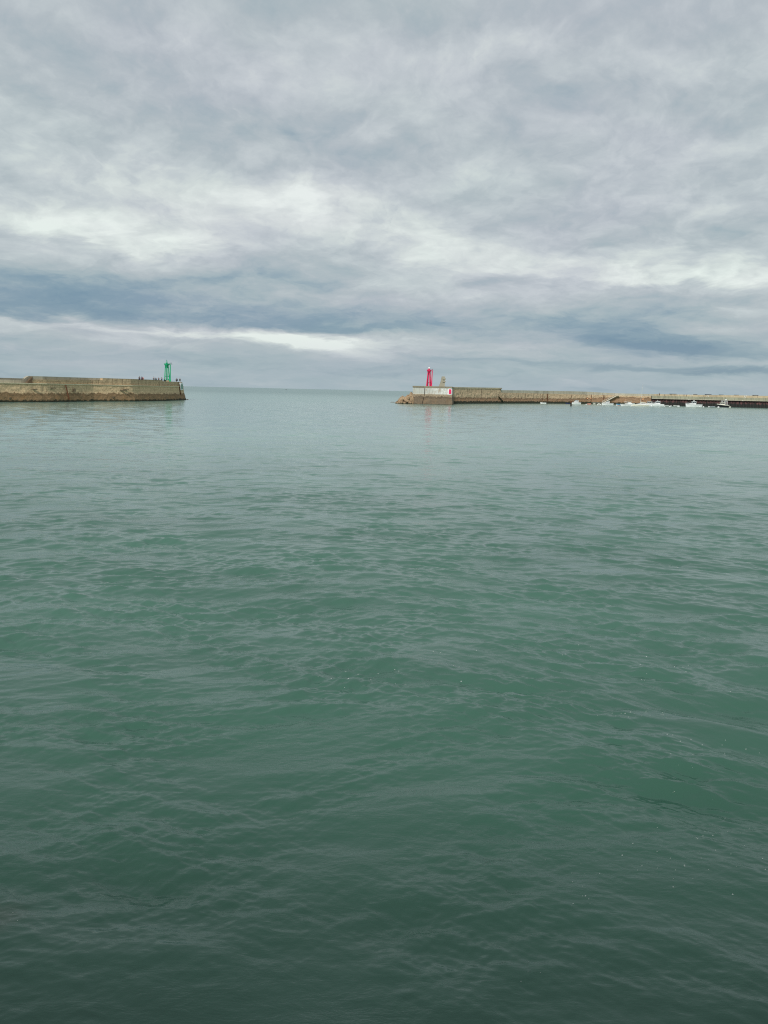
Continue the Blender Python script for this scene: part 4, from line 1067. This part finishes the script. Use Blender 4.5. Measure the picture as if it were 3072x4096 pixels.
# ---------------------------------------------------------------- people
def skin_body(name, joints, edges, material, parent=None, sub=1):
    me = bpy.data.meshes.new(name); names = list(joints); me.from_pydata([joints[k][0] for k in names], [(names.index(a), names.index(b)) for a, b in edges], [])
    o = bpy.data.objects.new(name, me); col.objects.link(o); o.parent = parent
    md = o.modifiers.new('skin', 'SKIN'); md.use_smooth_shade = True
    for i, k in enumerate(names):
        v = me.skin_vertices[0].data[i]; v.radius = joints[k][1] if isinstance(joints[k][1], tuple) else (joints[k][1],) * 2; v.use_root = (i == 0)
    s = o.modifiers.new('sub', 'SUBSURF'); s.levels = sub; s.render_levels = sub
    me.materials.append(M[material] if isinstance(material, str) else material); return o
def person(loc, face, pose, top, legs, label, group=None, h=1.7, hair='hair', cat='person'):
    """face = heading in radians; poses: stand, sit (seat at z = 0, legs hanging), stool, lean"""
    root = empty('person', loc, face); tag(root, label, cat, group); k = h / 1.72
    J = {}
    if pose in ('stand', 'lean', 'rod'):
        hz = .92; lean = .22 if pose == 'lean' else .03
        J['hip'] = ((0, 0, hz), (.15, .11)); J['waist'] = ((0, lean * .3, hz + .16), (.13, .10)); J['chest'] = ((0, lean * .8, hz + .40), (.165, .11))
        J['neck'] = ((0, lean * 1.1, hz + .58), .055); J['head'] = ((0, lean * 1.3 + .02, hz + .68), (.075, .085)); J['crown'] = ((0, lean * 1.3 + .02, hz + .78), (.07, .08))
        for s, n in ((-1, 'l'), (1, 'r')):
            J['h' + n] = ((.10 * s, 0, hz - .06), .095); J['k' + n] = ((.11 * s, .04 + .03 * s, .48), .06); J['a' + n] = ((.12 * s, -.02 + .05 * s, .08), .04); J['t' + n] = ((.13 * s, .14 + .05 * s, .03), .04)
            J['s' + n] = ((.19 * s, lean * .9, hz + .47), .058)
            if pose == 'stand': J['e' + n] = ((.25 * s, lean, hz + .20), .044); J['w' + n] = ((.23 * s, lean + .12, hz - .02), .032); J['f' + n] = ((.22 * s, lean + .16, hz - .12), .036)
            else: J['e' + n] = ((.27 * s, lean + .10, hz + .24), .044); J['w' + n] = ((.12 * s, lean + .36, hz + .22), .032); J['f' + n] = ((.09 * s, lean + .44, hz + .24), .036)
    else:
        hz = .11 if pose == 'sit' else .52; lean = .14
        J['hip'] = ((0, 0, hz), (.15, .12)); J['waist'] = ((0, lean * .3, hz + .17), (.14, .11)); J['chest'] = ((0, lean * .9, hz + .40), (.17, .12))
        J['neck'] = ((0, lean * 1.2, hz + .57), .055); J['head'] = ((0, lean * 1.5 + .02, hz + .67), (.075, .085)); J['crown'] = ((0, lean * 1.5 + .02, hz + .77), (.07, .08))
        for s, n in ((-1, 'l'), (1, 'r')):
            J['h' + n] = ((.10 * s, .05, hz - .01), .09); J['k' + n] = ((.13 * s, .44, hz + .02), .065)
            J['a' + n] = ((.12 * s, .42, hz - .40), .042); J['t' + n] = ((.13 * s, .56, hz - .45), .04)
            J['s' + n] = ((.19 * s, lean * .95, hz + .46), .058); J['e' + n] = ((.27 * s, lean + .10, hz + .22), .044)
            J['w' + n] = ((.16 * s, lean + .28, hz + .12), .032); J['f' + n] = ((.13 * s, lean + .36, hz + .11), .036)
    J = {a_: (tuple(c * k for c in p_), r_ if isinstance(r_, tuple) else r_) for a_, (p_, r_) in J.items()}
    E = [('hip', 'waist'), ('waist', 'chest'), ('chest', 'neck'), ('neck', 'head'), ('head', 'crown')]
    for n in 'lr': E += [('hip', 'h' + n), ('h' + n, 'k' + n), ('k' + n, 'a' + n), ('a' + n, 't' + n), ('chest', 's' + n), ('s' + n, 'e' + n), ('e' + n, 'w' + n), ('w' + n, 'f' + n)]
    skin_body('body', J, E, 'skin', root)
    gr = lambda r, a: tuple(x + a for x in (r if isinstance(r, tuple) else (r, r)))
    T = {n_: (J[n_][0], gr(J[n_][1], .03)) for n_ in ('waist', 'hip', 'chest', 'sl', 'sr', 'el', 'er', 'wl', 'wr')}
    skin_body('jacket', T, [('waist', 'hip'), ('waist', 'chest'), ('chest', 'sl'), ('sl', 'el'), ('el', 'wl'), ('chest', 'sr'), ('sr', 'er'), ('er', 'wr')], top, root)
    T = {n_: (J[n_][0], gr(J[n_][1], .022)) for n_ in ('hip', 'hl', 'hr', 'kl', 'kr', 'al', 'ar')}
    skin_body('trousers', T, [('hip', 'hl'), ('hl', 'kl'), ('kl', 'al'), ('hip', 'hr'), ('hr', 'kr'), ('kr', 'ar')], legs, root)
    c = Vector(J['crown'][0]); bm = bmesh.new(); bmesh.ops.create_uvsphere(bm, u_segments=12, v_segments=8, radius=.105 * k, matrix=Matrix.Translation(c + Vector((0, -.02, .0))) @ Matrix.Diagonal((.9, 1.05, .95, 1)))
    obj('hair', bm, M[hair], root, True)
    return root
PI = math.pi
GA = 'anglers and visitors on the left pier'
def on_left(px, ins, z):
    if px > 700: w_ = at_y(px, 1520, 277.5 + ins); return (w_.x, w_.y, z)
    p = LP.pp(px, ins); return (p.x, p.y, z)
person(on_left(560.5, 1.25, TOP + .03), PI, 'sit', 'charcoal', 'navy', 'person in dark clothes seated on the left pier edge, left of the pair', GA)
person(on_left(570, 1.25, TOP + .03), PI + .2, 'sit', 'navy', 'maroon', 'person in a dark top seated right of the pair, beside a coral bag', GA)
bm = bmesh.new(); bmesh.ops.create_icosphere(bm, subdivisions=2, radius=.5)
for v in bm.verts: v.co = Vector((v.co.x * .95, v.co.y * .5, max(-.32, v.co.z * .75))) * (1 + .12 * noise.noise(v.co * 3))
o = obj('bag', bm, M['coral'], None, True); o.location = (*on_left(572.8, 1.15, 0)[:2], TOP + .34); tag(o, 'coral pink bag on the pier edge beside the seated pair', 'bag')
person(on_left(617.4, 2.6, 6.103), PI * .9, 'rod', 'slate', 'charcoal', 'slim person in grey standing at the parapet, fourth from the green beacon', GA, 1.72)
person(on_left(625.8, 1.3, TOP + .03), PI, 'sit', 'charcoal', 'charcoal', 'hunched dark figure low at the parapet, third from the green beacon', GA, 1.35)
person(on_left(636.6, 2.7, 6.103), PI * 1.1, 'lean', 'maroon', 'charcoal', 'person in a maroon coat at the parapet, second from the green beacon', GA, 1.55)
person(on_left(649, 2.7, 6.103), PI * .8, 'stand', 'navy', 'charcoal', 'person in navy standing next to the green beacon on its left', GA, 1.68)
person(on_left(661, 3.0, 6.484), PI * .5, 'stool', 'green', 'black', 'crouched person partly behind the left leg of the green beacon', GA, 1.5)
person(on_left(705.3, 3.0, 6.484), PI * 1.1, 'stool', 'slate', 'charcoal', 'seated person in grey, left one of two close together right of the green beacon', GA, 1.45)
person(on_left(709, 3.3, 6.484), PI * .9, 'stool', 'navy', 'navy', 'seated person in bright navy, right one of two close together near the pier end', GA, 1.72)
person(on_left(719, 3.4, 6.484), PI * 1.2, 'stool', 'slate', 'olive', 'person in grey at the very end of the left pier', GA, 1.78)
# angler's small things on the head deck
def crate(px, ins, s, mt, label, name='tackle_box', cat='box'):
    x, y, z = on_left(px, ins, 6.484); root = empty(name, (x, y, z)); tag(root, label, cat)
    bm = bmesh.new(); box(bm, (0, 0, s[2] / 2), s, 0, 0, .03); obj('box', bm, M[mt], root)
    bm = bmesh.new(); box(bm, (0, 0, s[2] + .03), (s[0] + .04, s[1] + .04, .06), 0, 0, .015); obj('lid', bm, M[mt], root)
crate(662.3, 2.8, (.6, .4, .42), 'black', 'black tackle box at the foot of the green beacon')
crate(671, 2.9, (1.1, .5, .3), 'ochre', 'ochre crate between the legs of the green beacon')
x, y, z = on_left(696, 5.2, 6.484); root = empty('parasol', (x, y, z)); tag(root, 'small grey mushroom-shaped parasol low above the dark far parapet', 'parasol')
bm = bmesh.new(); tube(bm, (0, 0, 0), (0, 0, .82), .03, .03, 6); obj('pole', bm, M['slate'], root)
bm = bmesh.new(); lathe(bm, [(.36, .70), (.35, .73), (.26, .82), (.12, .89), (.02, .92)], 12); obj('canopy', bm, M['slate'], root)
p = QP.pp(2634.5, .9); person((p.x, p.y, 5.454), PI, 'stand', 'charcoal', 'black', 'lone person in black standing on the quay edge near its left end', None, 1.62)
p = QP.pp(3071, 1.0); person((p.x, p.y, 5.454), PI, 'stand', 'navy', 'black', 'dark figure on the quay cut by the right edge of the photo', None, 1.8)

# ---------------------------------------------------------------- rock at the near left and foam flecks
p = on_z(-135, 3720); rock('rock', (p.x, p.y, -.27), (.34, .50, .34), 4.4, M['rubble'], 'brown wet rock breaking the surface at the bottom left edge of the photo')
def foam():
    fr_ = np.random.default_rng(5); pts = []
    def cluster(px, py, sx, sy, n, r0, r1, tilt=0.0):
        n = int(n * .6); r1 *= .8
        for _ in range(n):
            a_, b_ = fr_.normal(0, 1, 2); x_ = px + sx * a_; y_ = py + sy * b_ + tilt * (x_ - px)
            if y_ < 1700: continue
            w = on_z(x_, y_); pts.append((w.x, w.y, fr_.uniform(r0, r1) * .6, fr_.uniform(0, 6.28), fr_.uniform(.35, 1.0)))
    cluster(1480, 2715, 120, 22, 22, .008, .03); cluster(1850, 2660, 90, 40, 12, .012, .03); cluster(2900, 3350, 110, 60, 26, .006, .016)
    cluster(2700, 3440, 130, 60, 34, .006, .018, .15); cluster(2350, 3600, 60, 30, 14, .006, .016); cluster(2380, 2620, 90, 30, 12, .010, .03)
    cluster(2650, 2650, 240, 60, 16, .010, .03, .1); cluster(2560, 2860, 110, 9, 40, .006, .018, .06); cluster(2150, 3890, 40, 20, 8, .005, .011)
    cluster(30, 3640, 30, 50, 14, .005, .012); cluster(1900, 3960, 80, 40, 6, .004, .008); cluster(2300, 3480, 120, 60, 14, .005, .011)
    cluster(2780, 2980, 160, 30, 22, .008, .02, .12); cluster(2560, 2740, 200, 30, 12, .008, .02, .1)  # mid-right streaks: foam lines that also stand in for glints of reflected sky
    x = np.array([q_[0] for q_ in pts]); y = np.array([q_[1] for q_ in pts]); z = waves(x, y, np.full(len(x), .05))
    bm = bmesh.new()
    for (px, py, r, a, f), zz_ in zip(pts, z):
        n = 7; v = []; c_ = bm.verts.new((px, py, zz_ + r * .6 + .006))
        for k in range(n):
            t = 2 * PI * k / n; rr = r * fr_.uniform(.6, 1.2); dx_, dy_ = rr * math.cos(t) * 1.4, rr * math.sin(t) * f
            v.append(bm.verts.new((px + dx_ * math.cos(a * .1) - dy_ * math.sin(a * .1), py + dx_ * math.sin(a * .1) + dy_ * math.cos(a * .1), zz_ - .002)))
        for k in range(n): bm.faces.new((c_, v[k], v[(k + 1) % n]))
    tag(obj('foam', bm, M['foam'], None, True), 'tiny white foam flecks, some standing in for sky glints, on the near water', 'foam', kind='stuff')
foam()
